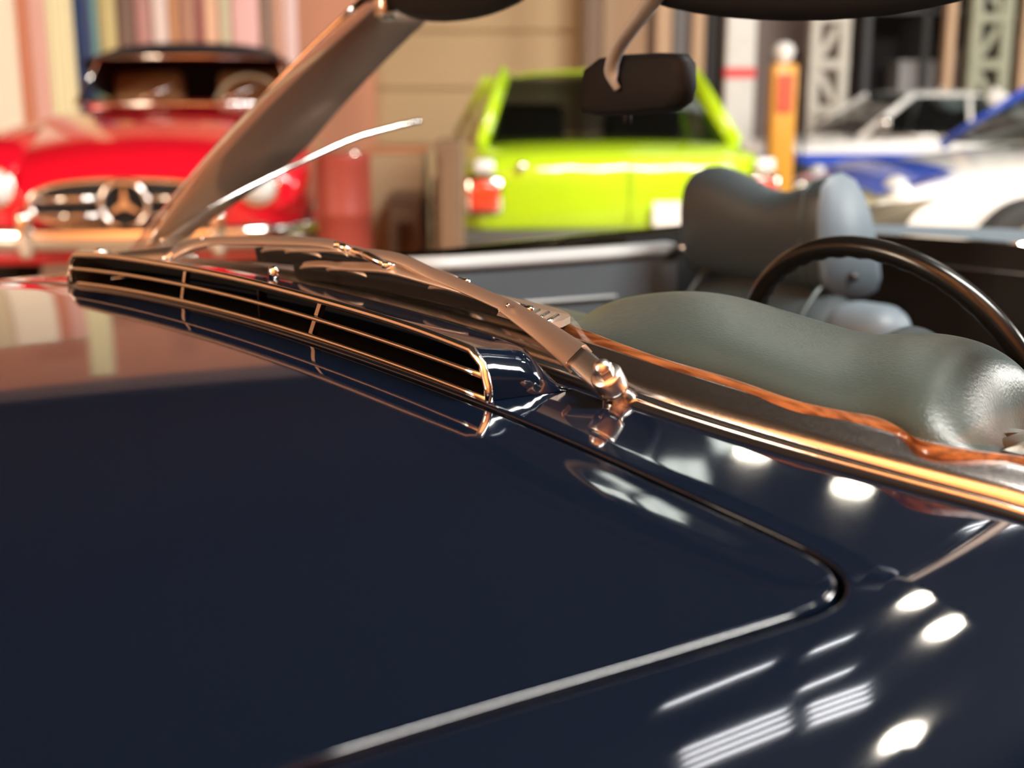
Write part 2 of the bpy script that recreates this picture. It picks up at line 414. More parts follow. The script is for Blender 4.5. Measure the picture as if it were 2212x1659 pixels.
# doors and rear quarters, rear deck
def flank(name, r0, r1, sg, s0, mt, n=16):
    def f(i, j):
        r = r0+(r1-r0)*i/(n-1); s = s0+(SIGMAX-s0)*j/25; p = side_pt(sg*s, r); p.z -= .02*sm((r-.2)/.6); return p
    return put(name, gridf(n, 26, f), mt, car)
for sg in (1, -1):
    flank('scuttle_flank', RW(.8)+.028, .30, sg, .74, M['navy'], 6)
    d = flank('door', .303, 1.30, sg, .70, M['navy'])
    # door inner panel with pale top ledge
    led = [P(870, 562, 0, -.66), P(1000, 556, 0, -.66), P(1120, 549, 0, -.66), P(1290, 538, 0, -.66), P(1445, 526, 0, -.66)] if sg < 0 else [Vector((.66, .45+.2*k, .845)) for k in range(5)]
    led = [Vector((sg*abs(p.x), p.y, p.z)) for p in led]
    le = sweepg(led, [(-.030, -.02), (-.028, -.004), (-.012, .004), (.012, .004), (.028, -.004), (.030, -.02)])
    put('top_ledge', le, M['ledge'], d)
    g = gridf(5, 7, lambda i, j: Vector((sg*(.636-.004*math.sin(j*.9)), led[i].y, led[i].z-.012-.075*j)))
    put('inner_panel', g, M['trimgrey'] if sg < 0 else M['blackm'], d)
    if sg < 0:
        a, b = P(1000, 664, 0, -.628), P(1330, 640, 0, -.628)
        put('trim_line', tubeg([a, b], .004, 6), M['ledge'], d)
        put('latch', bevbox(.03, .05, .03, .008, 2, T(-.625, led[-1].y+.02, led[-1].z-.01)), M['chrome'], d)
    q = flank('rear_quarter', 1.303, 2.75, sg, .70, M['navy'])
dk = put('rear_deck', gridf(25, 9, lambda i, j: Vector((-.72+1.44*i/24, 1.75+j*.125, .862-.05*(-.72+1.44*i/24)**2-.10*(j/8)**2))), M['slate_blue'], car)
put('rear_bulkhead', gridf(9, 6, lambda i, j: Vector((-.70+1.4*i/8, 1.752-.01*j, .858-.05*(-.7+1.4*i/8)**2-.12*j))), M['blackm'], car)
put('bulkhead_trim', tubeg(catmull([(-.45, 1.742, .797), (-.2, 1.742, .800), (.1, 1.742, .802), (.5, 1.742, .795)], 6), .004, 6), M['chrome_worn'], car)
for sg in (1, -1):
    put('side_bulkhead', gridf(6, 4, lambda i, j: Vector((sg*(.70-.002*j), 1.30+.45*i/5, .85-.15*j))), M['blackm'], car)
put('cabin_floor', bevbox(1.40, 1.6, .04, 0, 1, T(0, .95, .33)), M['blackm'], car, False)
put('firewall', bevbox(1.40, .03, .50, 0, 1, T(0, .2, .58)), M['blackm'], car, False)

# ---- scuttle vent
VR = -.012
def surfz(l, r=VR): return hh(l, r)
vent = put('scuttle_vent', ([], []), M['navy'], car)
HV = .038; LV = .414
# outline of the opening (l, height above body)
top = [(LV, .0), (LV-.002, .012), (LV-.008, .028), (LV-.022, .0365)]
topL = catmull([(LV-.022, .0365, 0), (.30, .0385, 0), (.15, .038, 0), (0, .038, 0), (-.15, .038, 0), (-.30, .0385, 0), (-(LV-.022), .0365, 0)], 8)
outl = [Vector((a, VR, surfz(a)+b)) for a, b in top]+[Vector((p.x, VR, surfz(p.x)+p.y)) for p in topL[1:-1]]+[Vector((-a, VR, surfz(a)+b)) for a, b in reversed(top)]
bot = [Vector((-LV+2*LV*k/24, VR, surfz(-LV+2*LV*k/24)+.0015)) for k in range(1, 24)]
frame_loop = outl+bot
o = put('chrome_frame', tubeg(outl, .0036, 12, sx=1.0, sy=1.0, up=(0, 1, 0)), M['chrome'], vent)
put('lower_trim', tubeg([Vector((-LV, VR, surfz(LV)+.001))]+bot+[Vector((LV, VR, surfz(LV)+.001))], .0024, 8, up=(0, 1, 0)), M['chrome'], vent)
mid = [Vector((l, VR-.001, surfz(l)+.0195)) for l in [-.410+.82*k/30 for k in range(31)]]
put('bar', tubeg(mid, .0024, 10, up=(0, 1, 0)), M['chrome'], vent)
for px in ((405, 577, 397, 660), (698, 650, 674, 738)):
    a = P(px[0], px[1], 1, VR+.004); l = a.x; lb = P(px[2], px[3], 1, VR+.004).x
    put('divider', sweepg([Vector((lb, VR+.004, surfz(lb)+.0)), Vector((l, VR+.004, surfz(l)+.037))], [(-.0026, -.003), (.0026, -.003), (.0026, .003), (-.0026, .003)], up=(0, 1, 0)), M['chrome'], vent, False)
a = P(580, 612, 1, VR+.05); put('inner_brace', sweepg([Vector((a.x, .03, surfz(a.x)-.005)), Vector((a.x, .03, surfz(a.x)+.033))], [(-.001, -.005), (.001, -.005), (.001, .005), (-.001, .005)], up=(0, 1, 0)), M['blackp'], vent, False)
# scoop shell: from the frame back to the body, closed ends
NS = 60
sh = outl
def scoop(i, j):
    t = j/10.; s = i/(len(sh)-1); p = sh[i]
    back = .085
    bl = p.x*(1+.03*t); r = VR+.002+back*t*(1 if abs(p.x) < .40 else .9)
    hgt = p.z-surfz(p.x); e_ = sm((abs(p.x)-.36)/.04); k = (1-.36*t)*(1-.97*sm((t-.80+.30*e_)/(.20+.30*e_)))
    return Vector((bl, r, hh(bl, r)+hgt*k+.0005))
g1 = gridf(len(sh), 11, scoop)
put('shell', g1, M['navy'], vent)
# dark duct inside the opening
def duct(i, j):
    t = [0, .25, .5, .8][j]; p = sh[i]; bl = p.x*(.990-.02*min(1, t*4)); r = VR+.001+.060*t; hgt = (p.z-surfz(p.x))-.0018
    return Vector((bl, r, hh(bl, r)+max(.0006, hgt*(1-.75*t))))
put('duct', gridf(len(sh), 4, duct), M['void'], vent)
fl = gridf(25, 4, lambda i, j: Vector((-.405+.81*i/24, VR+.004+.025*j, hh(-.405+.81*i/24, 0)+.0009)))
put('duct_floor', fl, M['blackp'], vent)

# ---- windscreen base moulding, gasket, glass, pillars, header
def basepath(off, dz, n=70, lm=.80, dl=0.0):
    out = []
    for k in range(n):
        l = -lm+2*lm*k/(n-1); r = RW(l)+off
        out.append(Vector((l, r, hz0(l, r)+dz)))
    return out
put('windscreen_gasket', sweepg(basepath(-.012, 0), [(-.008, -.002), (-.006, .003), (.012, .005), (.014, -.002)]), M['rubber'], car)
put('lower_chrome_strip', sweepg(basepath(-.0125, .0042), [(-.0022, -.003), (-.0022, .0006), (-.0008, .0022), (.0010, .0022), (.0022, .0006), (.0022, -.003)]), M['chrome_worn'], car)
prof = [(-.0005, -.001), (.0004, .0030), (.0024, .0080), (.0052, .0120), (.0085, .0142), (.0150, .0172), (.0220, .0202), (.0275, .0222), (.0315, .0228), (.0350, .0205), (.0372, .0145), (.038, 0)]
put('windscreen_base_moulding', sweepg(basepath(-.001, .0), prof), M['chrome_worn'], car)
GB = lambda l: Vector((l, RW(l)+.035, hh(l, RW(l)+.035)+.016))
def glass_pt(u, v):
    l0 = -.735+1.47*u; b = GB(l0)+Vector((0, .055*max(0., (abs(l0)-.60)/.135)**2, 0))
    l1 = -.565+1.13*u; t = Vector((l1, .44+.12*(abs(l1)/.565)**2.2, 1.315-.02*(l1/.565)**2))
    bow = .018*math.sin(PI*v)
    p = b.lerp(t, v); return Vector((p.x, p.y-bow, p.z+bow*.5))
wg = put('windscreen', gridf(49, 15, lambda i, j: glass_pt(i/48, j/14)), M['glass'], car)
# cowl-side A pillars: deep flat plates with a bright leading edge
for sg in (-1, 1):
    pts = [glass_pt(.5+sg*.5, v/10) for v in range(11)]
    pw = lambda t: .03+(.125 if sg < 0 else .03)*min(1, t*3.0)
    rings = []
    for k, p in enumerate(pts):
        wd = pw(k/10); q = p+Vector((sg*.004, 0, 0))
        rings.append([q+Vector((0, -.006, 0)), q+Vector((sg*.010, wd*.5, 0)), q+Vector((sg*.004, wd, 0)), q+Vector((-sg*.010, wd*.98, 0)), q+Vector((-sg*.008, wd*.5, 0)), q+Vector((-sg*.006, 0, 0))])
    vs, fs = gridf(11, 6, lambda i, j: rings[i][j], cv=True); fs += [tuple(range(6)), tuple(range(60, 66))]
    pl = put('windscreen_pillar', (vs, fs), M['pillar'], car)
    put('edge_strip', tubeg([p+Vector((sg*.003, -.008, 0)) for p in pts], .0032, 8), M['chrome'], pl)
    put('foot', bevbox(.05, .10, .022, .006, 2, T(pts[0].x, pts[0].y+.03, pts[0].z-.012)), M['chrome_worn'], pl)
hd = [glass_pt(k/30, 1) for k in range(31)]
put('windscreen_header', sweepg(hd, [(-.012, -.012), (-.012, .02), (.01, .03), (.05, .028), (.055, -.002), (.045, -.012)]), M['blackm'], car)
rod = [P(350, 522, 0, -.63), P(420, 470, 0, -.63), P(500, 425, 0, -.63), P(600, 375, 0, -.63), P(750, 305, 0, -.63), P(830, 280, 0, -.63), P(908, 261, 0, -.63)]  # rod built in place of a bright line reflected in the windscreen
put('reflected_line_rod', tubeg(catmull(rod, 6), .0045, 8, up=(1, 0, 0)), M['chrome'], car)

# sun visors
def visor(p0, p1, drop, name='sun_visor'):
    a, b = Vector(p0), Vector(p1)
    pts = [a.lerp(b, k/12) for k in range(13)]
    def pr(t):
        e = math.sin(PI*min(1, max(0, t*.94+.03)))**.35
        return [(-.012, .0), (.0, .012), (.020, .0), (.020, -drop*e*.7), (.012, -drop*e), (0, -drop*e*1.02), (-.010, -drop*e*.8)]
    return put(name, sweepg(pts, pr), M['blackp2'] if 'blackp2' in M else M['blackm'], car)
visor((-.47, .53, 1.315), (-.06, .47, 1.320), .070)
visor((.07, .47, 1.305), (.53, .53, 1.285), .070)
put('visor_bracket', bevbox(.03, .03, .04, .008, 2, T(-.455, .515, 1.275)), M['chrome_worn'], car)

# rear-view mirror
mr = put('rear_view_mirror', ([], []), M['blackp'], car)
MD = .5
cor = [(1262, 190), (1268, 152), (1300, 126), (1350, 118), (1430, 114), (1478, 116), (1492, 135), (1494, 190), (1484, 222), (1460, 238), (1380, 246), (1300, 250), (1266, 246), (1257, 225)]
pl = [P(x, y, 1, MD) for x, y in cor]; cen = sum(pl, Vector())/len(pl)
vs = []; 
for t, s in ((-.012, .80), (-.010, .95), (-.004, 1.0), (.008, 1.0), (.012, .97), (.012, .90)):
    vs += [cen+(p-cen)*s+Vector((0, t, 0)) for p in pl]
n = len(pl); fs = [tuple(range(n)), tuple(range(5*n, 6*n))]
for k in range(5):
    for i in range(n): fs.append((k*n+i, k*n+(i+1) % n, (k+1)*n+(i+1) % n, (k+1)*n+i))
put('housing', (vs, fs), M['blackm'], mr)
put('mirror_glass', ([cen+(p-cen)*.88+Vector((0, .0135, 0)) for p in pl], [tuple(range(n))]), M['chrome'], mr, False)
st = [P(1425, -25, 1, .46), P(1400, 15, 1, .465), P(1362, 65, 1, .47), P(1335, 105, 1, .475), P(1322, 140, 1, .478), P(1322, 170, 1, .482), P(1334, 192, 1, .488)]
put('stalk', tubeg(catmull(st, 6), [.0135-.005*min(1, k/28) for k in range(37)], 12, sx=1.0, sy=.55), M['ledge'], mr)
put('dip_lever', bevbox(.010, .010, .016, .002, 1, T(*(P(1355, 255, 1, MD)))), M['blackm'], mr)

# ---- dashboard: pad, wood cap, instrument binnacle, speaker grille
put('dash_top', gridf(29, 9, lambda i, j: (lambda l, t: Vector((l, RW(l)+.036+.27*t, hh(l, .1)+.006-.05*t*t*t)))(-.68+1.36*i/28, j/8)), M['slate'], car)
wu = [(1100, 652), (1225, 700), (1400, 765), (1560, 812), (1700, 860), (1800, 882), (1880, 897), (1930, 922), (1975, 950), (2050, 966), (2212, 986), (2330, 1010)]
up_ = catmull([S(x, y, .029) for x, y in wu], 4)
lo_ = catmull([S(x, y, .022) for x, y in [(1085, 665), (1215, 722), (1385, 792), (1545, 840), (1685, 885), (1785, 910), (1870, 930), (1925, 945), (1975, 958), (2050, 972), (2212, 998), (2330, 1020)]], 4)
def woodp(i, j):
    t = j/5; p = lo_[i].lerp(up_[i], t); p.y += .010; p.z += .002*math.sin(PI*t)-.003; return p
vs, fs = gridf(len(up_), 6, woodp); k = len(vs)
vs += [Vector((p.x, p.y+.013, p.z-.018)) for p in up_]
for i in range(len(up_)-1): fs.append((i*6+5, (i+1)*6+5, k+i+1, k+i))
put('wood_dash_cap', (vs, fs), M['wood'], car)
# binnacle: stations given by the base point and the ridge point
stn = [((1205, 700), (1245, 702)), ((1260, 725), (1270, 672)), ((1310, 745), (1308, 645)), ((1400, 775), (1385, 630)), ((1480, 800), (1470, 624)), ((1560, 822), (1545, 636)), ((1620, 842), (1620, 660)), ((1690, 865), (1720, 690)),
       ((1760, 885), (1800, 714)), ((1820, 900), (1870, 724)), ((1880, 915), (1960, 714)), ((1930, 940), (2040, 724)), ((1980, 960), (2105, 752)), ((2040, 972), (2158, 805)), ((2100, 980), (2188, 880)), ((2150, 985), (2196, 965))]
rows = []
for (b, t) in stn:
    B = S(b[0], b[1], .012); Tt = P(t[0], t[1], 1, B.y+.15)
    bk = Vector((Tt.x+.01, Tt.y+.10, .84)); m1 = B.lerp(Tt, .5)+Vector((0, -.022, .010)); m1.z = B.z+(Tt.z-B.z)*.80+.002
    hgt = max(.01, Tt.z-B.z)
    rows.append([B+Vector((0, 0, -.02)), B.copy(), B.lerp(Tt, .16)+Vector((0, 0, hgt*.38)), B.lerp(Tt, .45)+Vector((0, 0, hgt*.36)), B.lerp(Tt, .75)+Vector((0, 0, hgt*.20)), Tt, Tt+Vector((.002, .05, -.006)), Tt+Vector((.004, .08, -.03)), bk])
vs, fs = gridf(len(rows), 9, lambda i, j: rows[i][j])
put('instrument_binnacle', (vs, fs), M['slate'], car, sub=3)
put('binnacle_side_pad', bevbox(.12, .10, .05, .018, 3, T(.735, .31, .865)), M['slate'], car)
sg_ = put('speaker_grille', ([], []), M['beigeint'], car)
gc = P(1195, 690, 2, .950); g0 = P(1010, 640, 2, .950)
dirv = (gc-g0).normalized()
gp = [P(x, y, 2, .950) for x, y in [(1000, 628), (1080, 650), (1160, 668), (1205, 680), (1228, 690), (1232, 698), (1215, 707), (1185, 712), (1100, 690), (990, 655)]]
v2, f2 = prism(gp, (0, 0, .006)); put('surround', (v2, f2), M['brownmetal'] if 'brownmetal' in M else M['satin'], sg_, False)
for k in range(9):
    a = P(1204-20*k, 681-5.5*k, 2, .957); b = P(1178-20*k, 699-6.2*k, 2, .957)
    put('slat', tubeg([a, b], .0022, 8), M['chrome_worn'], sg_)

# ---- steering wheel
sw = put('steering_wheel', ([], []), M['blackp'], car)
SC = Vector((.345, .66, .800)); tilt = math.radians(22)
ux = Vector((1, 0, 0)); uy = Vector((0, -math.sin(tilt), math.cos(tilt))); uz = ux.cross(uy)
NR = 160; RR = .196
def rimp(i, j):
    a = 2*PI*i/NR; b = 2*PI*j/14; e = ux*math.cos(a)+uy*math.sin(a)
    grip = .0012*math.cos(a*44) if math.cos(b) < .2 else 0
    rr_ = .0125
    return SC+e*(RR+(rr_+grip)*math.cos(b))+uz*((rr_)*math.sin(b))
put('rim', gridf(NR, 14, rimp, cu=True, cv=True), M['blackp'], sw)
put('horn_ring', tubeg([SC+uz*(-.02)+(ux*math.cos(a)+uy*math.sin(a))*.150 for a in [-PI-.05+(PI+.17)*k/50 for k in range(51)]], .0045, 8), M['chrome'], sw)
put('hub', latheg([(.001, .035), (.035, .033), (.055, .02), (.06, 0), (.05, -.04), (.001, -.045)], 28, frame(SC-uz*.04, uz)), M['slate_dark'], sw)
for a in (0, PI):
    e = ux*math.cos(a)+uy*math.sin(a)
    put('spoke', tubeg([SC-uz*.035+e*.04, SC-uz*.02+e*.12, SC+e*(RR-.004)], [.014, .010, .008], 10), M['blackp'], sw)
put('column', tubeg([SC-uz*.06, SC-uz*.06+Vector((0, -.32, -.10))], .028, 16), M['blackm'], sw)

# ---- headrest (saddle shaped) on the passenger seat
sidepoly = [(1772, 600), (1766, 540), (1766, 470), (1775, 405), (1795, 380), (1820, 372), (1842, 385), (1862, 420), (1878, 460), (1888, 510), (1896, 560), (1900, 600), (1893, 628), (1868, 643), (1838, 646), (1800, 636), (1780, 620)]
SP = [P(x, y, 0, -.215) for x, y in sidepoly]; sc_c = sum(SP, Vector())/len(SP)
hr = put('headrest', ([], []), M['slate_dark'], car)
prof_l = [(-.560, .86, -.008), (-.545, .97, 0), (-.505, 1.04, .006), (-.46, .98, 0), (-.40, .80, -.01), (-.35, .70, -.015), (-.30, .76, -.01), (-.255, .92, 0), (-.225, .985, 0), (-.218, 1.0, 0)]
zb = min(p.z for p in SP)
lay = []
for l, s, dz in prof_l:
    ring = []
    for p in SP:
        zz = p.z
        if zz > .86: zz = .86+(zz-.86)*s
        k = 1 if -.54 < l < -.22 else .97
        y = sc_c.y+(p.y-sc_c.y)*k
        ring.append(Vector((l, y, zz)))
    lay.append(ring)
m = len(SP); vs, fs = gridf(len(lay), m, lambda i, j: lay[i][j], cv=True); fs += [tuple(range(m))]
put('cushion', (vs, fs), M['slate_dark'], hr, sub=1)
r1 = [Vector((-.2165, p.y, p.z)) for p in SP]; r2 = [Vector((-.2085, sc_c.y+(p.y-sc_c.y)*.95, sc_c.z+(p.z-sc_c.z)*.97)) for p in SP]
vs, fs = gridf(2, m, lambda i, j: (r1, r2)[i][j], cv=True); fs.append(tuple(m+i for i in range(m)))
sp_ = put('side_panel', (vs, fs), M['slate_blue'], hr, label='blue side panel with round knob, coloured paler for the light on it')  # light falling on this side put into a paler colour than the cushion
kc = P(1840, 598, 0, -.205); put('knob', latheg([(.001, .012), (.006, .011), (.009, .006), (.010, 0)], 16, frame(kc, (1, 0, 0), (0, 0, 1))), M['blackp'], hr)
put('piping', tubeg([Vector((p.x, p.y, p.z)) for p in [lay[7][k]+(lay[7][k]-Vector((-.255, sc_c.y, sc_c.z)))*.0 for k in range(m)]], .002, 6, closed=True), M['slate'], hr)

def seat(name, cx, cr, mt, zt=.80):
    s = put(name, ([], []), mt, car)
    # backrest with rounded shoulders: stations across
    rows = []
    for k in range(13):
        u = -1+2*k/12; l = cx+u*.27; top = zt-.02-.10*abs(u)**4+.02*(1-u*u); th = .075*(1-.5*abs(u)**6)
        rows.append([Vector((l, cr-th, .42)), Vector((l, cr-th*1.1, .60)), Vector((l, cr+.03-th, top-.06)), Vector((l, cr+.05-th*.5, top-.012)), Vector((l, cr+.06, top)), Vector((l, cr+.06+th*.5, top-.012)), Vector((l, cr+.07+th, top-.06)), Vector((l, cr+.06+th, .42))])
    vs, fs = gridf(13, 8, lambda i, j: rows[i][j]); fs += [tuple(range(8)), tuple(range(96, 104))]
    put('backrest', (vs, fs), mt, s, sub=2)
    put('cushion', bevbox(.52, .50, .14, .045, 4, T(cx, cr-.30, .46)), mt, s)
    for u in (-.14, .14):
        put('piping', tubeg(catmull([(cx+u, cr-.08, .45), (cx+u, cr-.085, .62), (cx+u, cr-.045, zt-.07), (cx+u, cr+.02, zt-.004), (cx+u, cr+.07, zt+.004)], 5), .004, 6), M['slate'], s)
seat('passenger_seat', -.36, 1.30, M['slate_dark'], .80)
seat('driver_seat', .36, 1.22, M['slate_dark'], .74)
lb = bevbox(.15, .12, .16, .05, 5); lbM = T(-.10, 1.30, .705)
put('seat_bolster', ([lbM @ v for v in lb[0]], lb[1]), M['ledge2'] if 'ledge2' in M else M['slate_blue'], car)

# ---- wipers
def wiper(arm_pts, arm_w, pivot, nutp, blade_a, blade_b, tipj):
    wp = put('wiper', ([], []), M['satin'], car)
    axis = (Vector(nutp)-Vector(pivot)).normalized()
    put('pivot_base', latheg([(.001, -.004), (.014, -.004), (.015, .004), (.012, .010), (.010, .014), (.010, .022), (.001, .022)], 20, frame(pivot, axis)), M['chrome_worn'], wp)
    put('pivot_collar', latheg([(.001, .018), (.0125, .018), (.0130, .022), (.0130, .034), (.0120, .036), (.001, .036)], 24, frame(pivot, axis)), M['satin2'], wp)
    nf = frame(Vector(pivot)+axis*.036, axis)
    hexv = []
    for z, r_ in ((0, .0082), (.007, .0082), (.0085, .0074)):
        hexv += [nf @ Vector((r_*math.cos(PI*k/3), r_*math.sin(PI*k/3), z)) for k in range(6)]
    hf = [tuple(range(6))]+[(a*6+k, a*6+(k+1) % 6, (a+1)*6+(k+1) % 6, (a+1)*6+k) for a in range(2) for k in range(6)]+[tuple(range(12, 18))]
    nt_ = put('cap_nut', (hexv, hf), M['satin2'], wp, False)
    put('dome', latheg([(.0072, .008), (.0066, .0105), (.0045, .0130), (.001, .0140)], 20, nf), M['satin2'], nt_)
    # arm
    ap = [Vector(p) for p in arm_pts]; n0 = 3
    def chn(pts, wds, hts):
        rings = []
        for i, p in enumerate(pts):
            t = (pts[min(i+1, len(pts)-1)]-pts[max(i-1, 0)]).normalized(); nrm = Vector((0, -.72, .69)); nrm = (nrm-t*nrm.dot(t)).normalized(); s = t.cross(nrm)
            w_, h_ = wds[i], hts[i]
            rings.append([p+s*w_+nrm*(-h_), p+s*w_+nrm*(-h_*.15), p+s*w_*.8, p-s*w_*.8, p-s*w_-nrm*(h_*.15), p-s*w_-nrm*h_])
        vs, fs = gridf(len(pts), 6, lambda i, j: rings[i][j], cv=True); fs += [tuple(range(6)), tuple(range((len(pts)-1)*6, len(pts)*6))]
        return vs, fs
    hd_ = catmull([ap[0], ap[0].lerp(ap[1], .5), ap[1]], 3); nh = len(hd_)
    put('arm_head', chn(hd_, [.0105]*nh, [.010]*nh), M['satin2'], wp)
    seg1 = catmull(ap[1:4], 4); n1 = len(seg1)
    o = put('arm_channel', chn(seg1, [arm_w*(1-.45*i/(n1-1)) for i in range(n1)], [.011*(1-.55*i/(n1-1)) for i in range(n1)]), M['satin'], wp); flat_angle(o)
    seg2 = catmull(ap[3:], 4); n2 = len(seg2)
    o = put('arm_strip', chn(seg2, [.0062-.0012*i/(n2-1) for i in range(n2)], [.0028]*n2), M['satin'], wp); flat_angle(o)
    rv = ap[3].lerp(ap[2], .22)+Vector((0, -.003, .003)); put('rivet', latheg([(.0022, 0), (.002, .001), (.001, .0016), (.0002, .0017)], 12, frame(rv, (0, -.72, .69))), M['chrome'], wp)
    # blade: rubber with long bridge and two small claws
    A, B = Vector(blade_a), Vector(blade_b); off = Vector((0, -.006, .007))
    bl_ = put('wiper_blade', ([], []), M['rubber'], wp)
    def bp(t, o_=0.): p = A.lerp(B, t); p.z += .006*math.sin(PI*t); return p+off*o_
    rub = [bp(k/16) for k in range(17)]
    put('rubber_strip', sweepg(rub, [(-.0015, -.013), (.0015, -.013), (.0036, -.002), (.0036, .004), (-.0036, .004), (-.0036, -.002)]), M['rubber'], wp)
    bpts = [bp(t, o_) for t, o_ in ((.18, .6), (.22, 1.0), (.36, 1.5), (.5, 2.0), (.64, 1.5), (.78, 1.0), (.82, .6))]
    put('bridge', chn(catmull(bpts, 3), [.0040+.0016*math.sin(PI*k/18) for k in range(19)], [.0030]*19), M['satin'], wp)
    for c0 in (.2, .8):
        q = [bp(t, o_) for t, o_ in ((c0-.17, .15), (c0-.15, .55), (c0-.08, .95), (c0, 1.15), (c0+.08, .95), (c0+.15, .55), (c0+.17, .15))]
        put('claw', chn(catmull(q, 3), [.0038]*19, [.0026]*19), M['satin'], wp)
    mp_ = bp(.5, 2.2); tj = ap[-1]
    put('blade_clip', tubeg([tj, tj.lerp(mp_, .5)+Vector((0, -.003, .003)), mp_], [.004, .0045, .0035], 8), M['chrome'], wp)
    put('clip_pin', tubeg([mp_+Vector((-.002, -.006, .002)), mp_+Vector((.002, .006, 0))], .0035, 10), M['chrome'], wp)
    tip = bp(1.0); put('end_clip', bevbox(.010, .008, .010, .002, 1, T(tip.x, tip.y, tip.z)), M['chrome'], wp)
    return wp
pv = Vector((.468, .080, .908)); ax_ = Vector((.10, -.62, .78)).normalized()
nearp = [P(1320, 835, 1, .060), P(1240, 765, 1, .067), P(1165, 708, 1, .085), P(1085, 655, 1, .098), P(1010, 622, 1, .102), P(930, 588, 1, .106), P(870, 560, 1, .108), P(820, 548, 1, .110), P(765, 543, 1, .112)]
wiper(nearp, .0125, pv, pv+ax_, P(640, 576, 1, .112), P(1142, 672, 1, .115), nearp[-1])
pf = Vector((-.468, .080, .908)); axf = Vector((-.10, -.62, .78)).normalized()
farp = [Vector((-.462, .062, .936)), P(372, 543, 1, .085), P(410, 526, 1, .100), P(450, 519, 1, .106), P(540, 517, 1, .108), P(640, 519, 1, .110), P(700, 523, 1, .112), P(735, 532, 1, .114), P(757, 545, 1, .116)]
wiper(farp, .0125, pf, pf+axf, P(557, 541, 1, .125), P(1005, 612, 1, .128), farp[-1])

# washer nozzles on the scuttle
for pxy in ((592, 592), (300, 560)):
    q = S(*pxy, .006)
    if pxy[0] == 300: q = Vector((-.267-.25, .13, hh(.5, .1)))
    else: q = P(592, 600, 1, .045); q.z = hh(q.x, q.y)+.029
    if pxy[0] == 300: q.z = hh(q.x, q.y)
    nz = put('washer_nozzle', latheg([(.001, 0), (.0055, 0), (.0055, .008), (.0050, .012), (.0030, .0135), (.001, .014)], 20, T(*q)), M['chrome'], car)
    put('jet', latheg([(.001, .003), (.0022, .003), (.0022, 0)], 12, frame(q+Vector((0, .003, .009)), (0, 1, .2))), M['blackp'], nz)
# clip on the moulding beside the vent
q = S(770, 632, .012); put('moulding_clip', bevbox(.022, .012, .006, .002, 2, T(q.x, q.y, q.z)), M['chrome'], car)

# road wheels of the navy car
def wheel(parent, x, y, z, r, wd, axis='x', cap=None, name='wheel'):
    Mx = T(x, y, z) @ (Matrix.Rotation(PI/2, 4, 'Y') if axis == 'x' else Matrix.Rotation(PI/2, 4, 'X'))
    o = put(name, latheg([(r*.55, -wd/2), (r*.75, -wd*.52), (r*.92, -wd*.48), (r, -wd*.3), (r, wd*.3), (r*.92, wd*.48), (r*.75, wd*.52), (r*.55, wd/2)], 32, Mx), M['tyre'], parent)
    for s in (-1, 1):
        put('hubcap', latheg([(r*.62, s*wd*.47), (r*.55, s*wd*.38), (r*.35, s*wd*.42), (r*.30, s*wd*.55), (.001, s*wd*.60)], 28, Mx), cap or M['chrome'], o)
for sx_ in (-1, 1):
    for rr_ in (-.95, 1.75):
        wheel(car, sx_*.77, rr_, .32, .32, .17)

# ------------------------------------------------------------------ cars of the background
def loft_body(name, st, mt, parent, sub=2):
    """st: stations (x, halfwidth, z_bottom, z_shoulder, z_top, crown)"""
    rows = []
    for x, w_, zb_, zs, zt, cr in st:
        h_ = [(0, zt+cr), (.45*w_, zt+.8*cr), (.80*w_, zt+.1*cr), (.95*w_, zt-.035), (w_, zs), (w_*.985, (zs+zb_)/2), (w_*.94, zb_+.03), (w_*.85, zb_)]
        rows.append([Vector((x, -y, z)) for y, z in reversed(h_[1:])]+[Vector((x, y, z)) for y, z in h_])
    n = len(rows[0]); vs, fs = gridf(len(rows), n, lambda i, j: rows[i][j], cv=True)
    fs += [tuple(range(n)), tuple(range((len(rows)-1)*n, len(rows)*n))]
    return put(name, (vs, fs), mt, parent, sub=sub)
def pane4(a, b, c_, d, bow=0., n=6):
    a, b, c_, d = map(Vector, (a, b, c_, d))
    nn = (b-a).cross(d-a).normalized()
    return gridf(n, n, lambda i, j: (a.lerp(b, i/(n-1))).lerp(d.lerp(c_, i/(n-1)), j/(n-1))+nn*(bow*math.sin(PI*i/(n-1))*math.sin(PI*j/(n-1))))
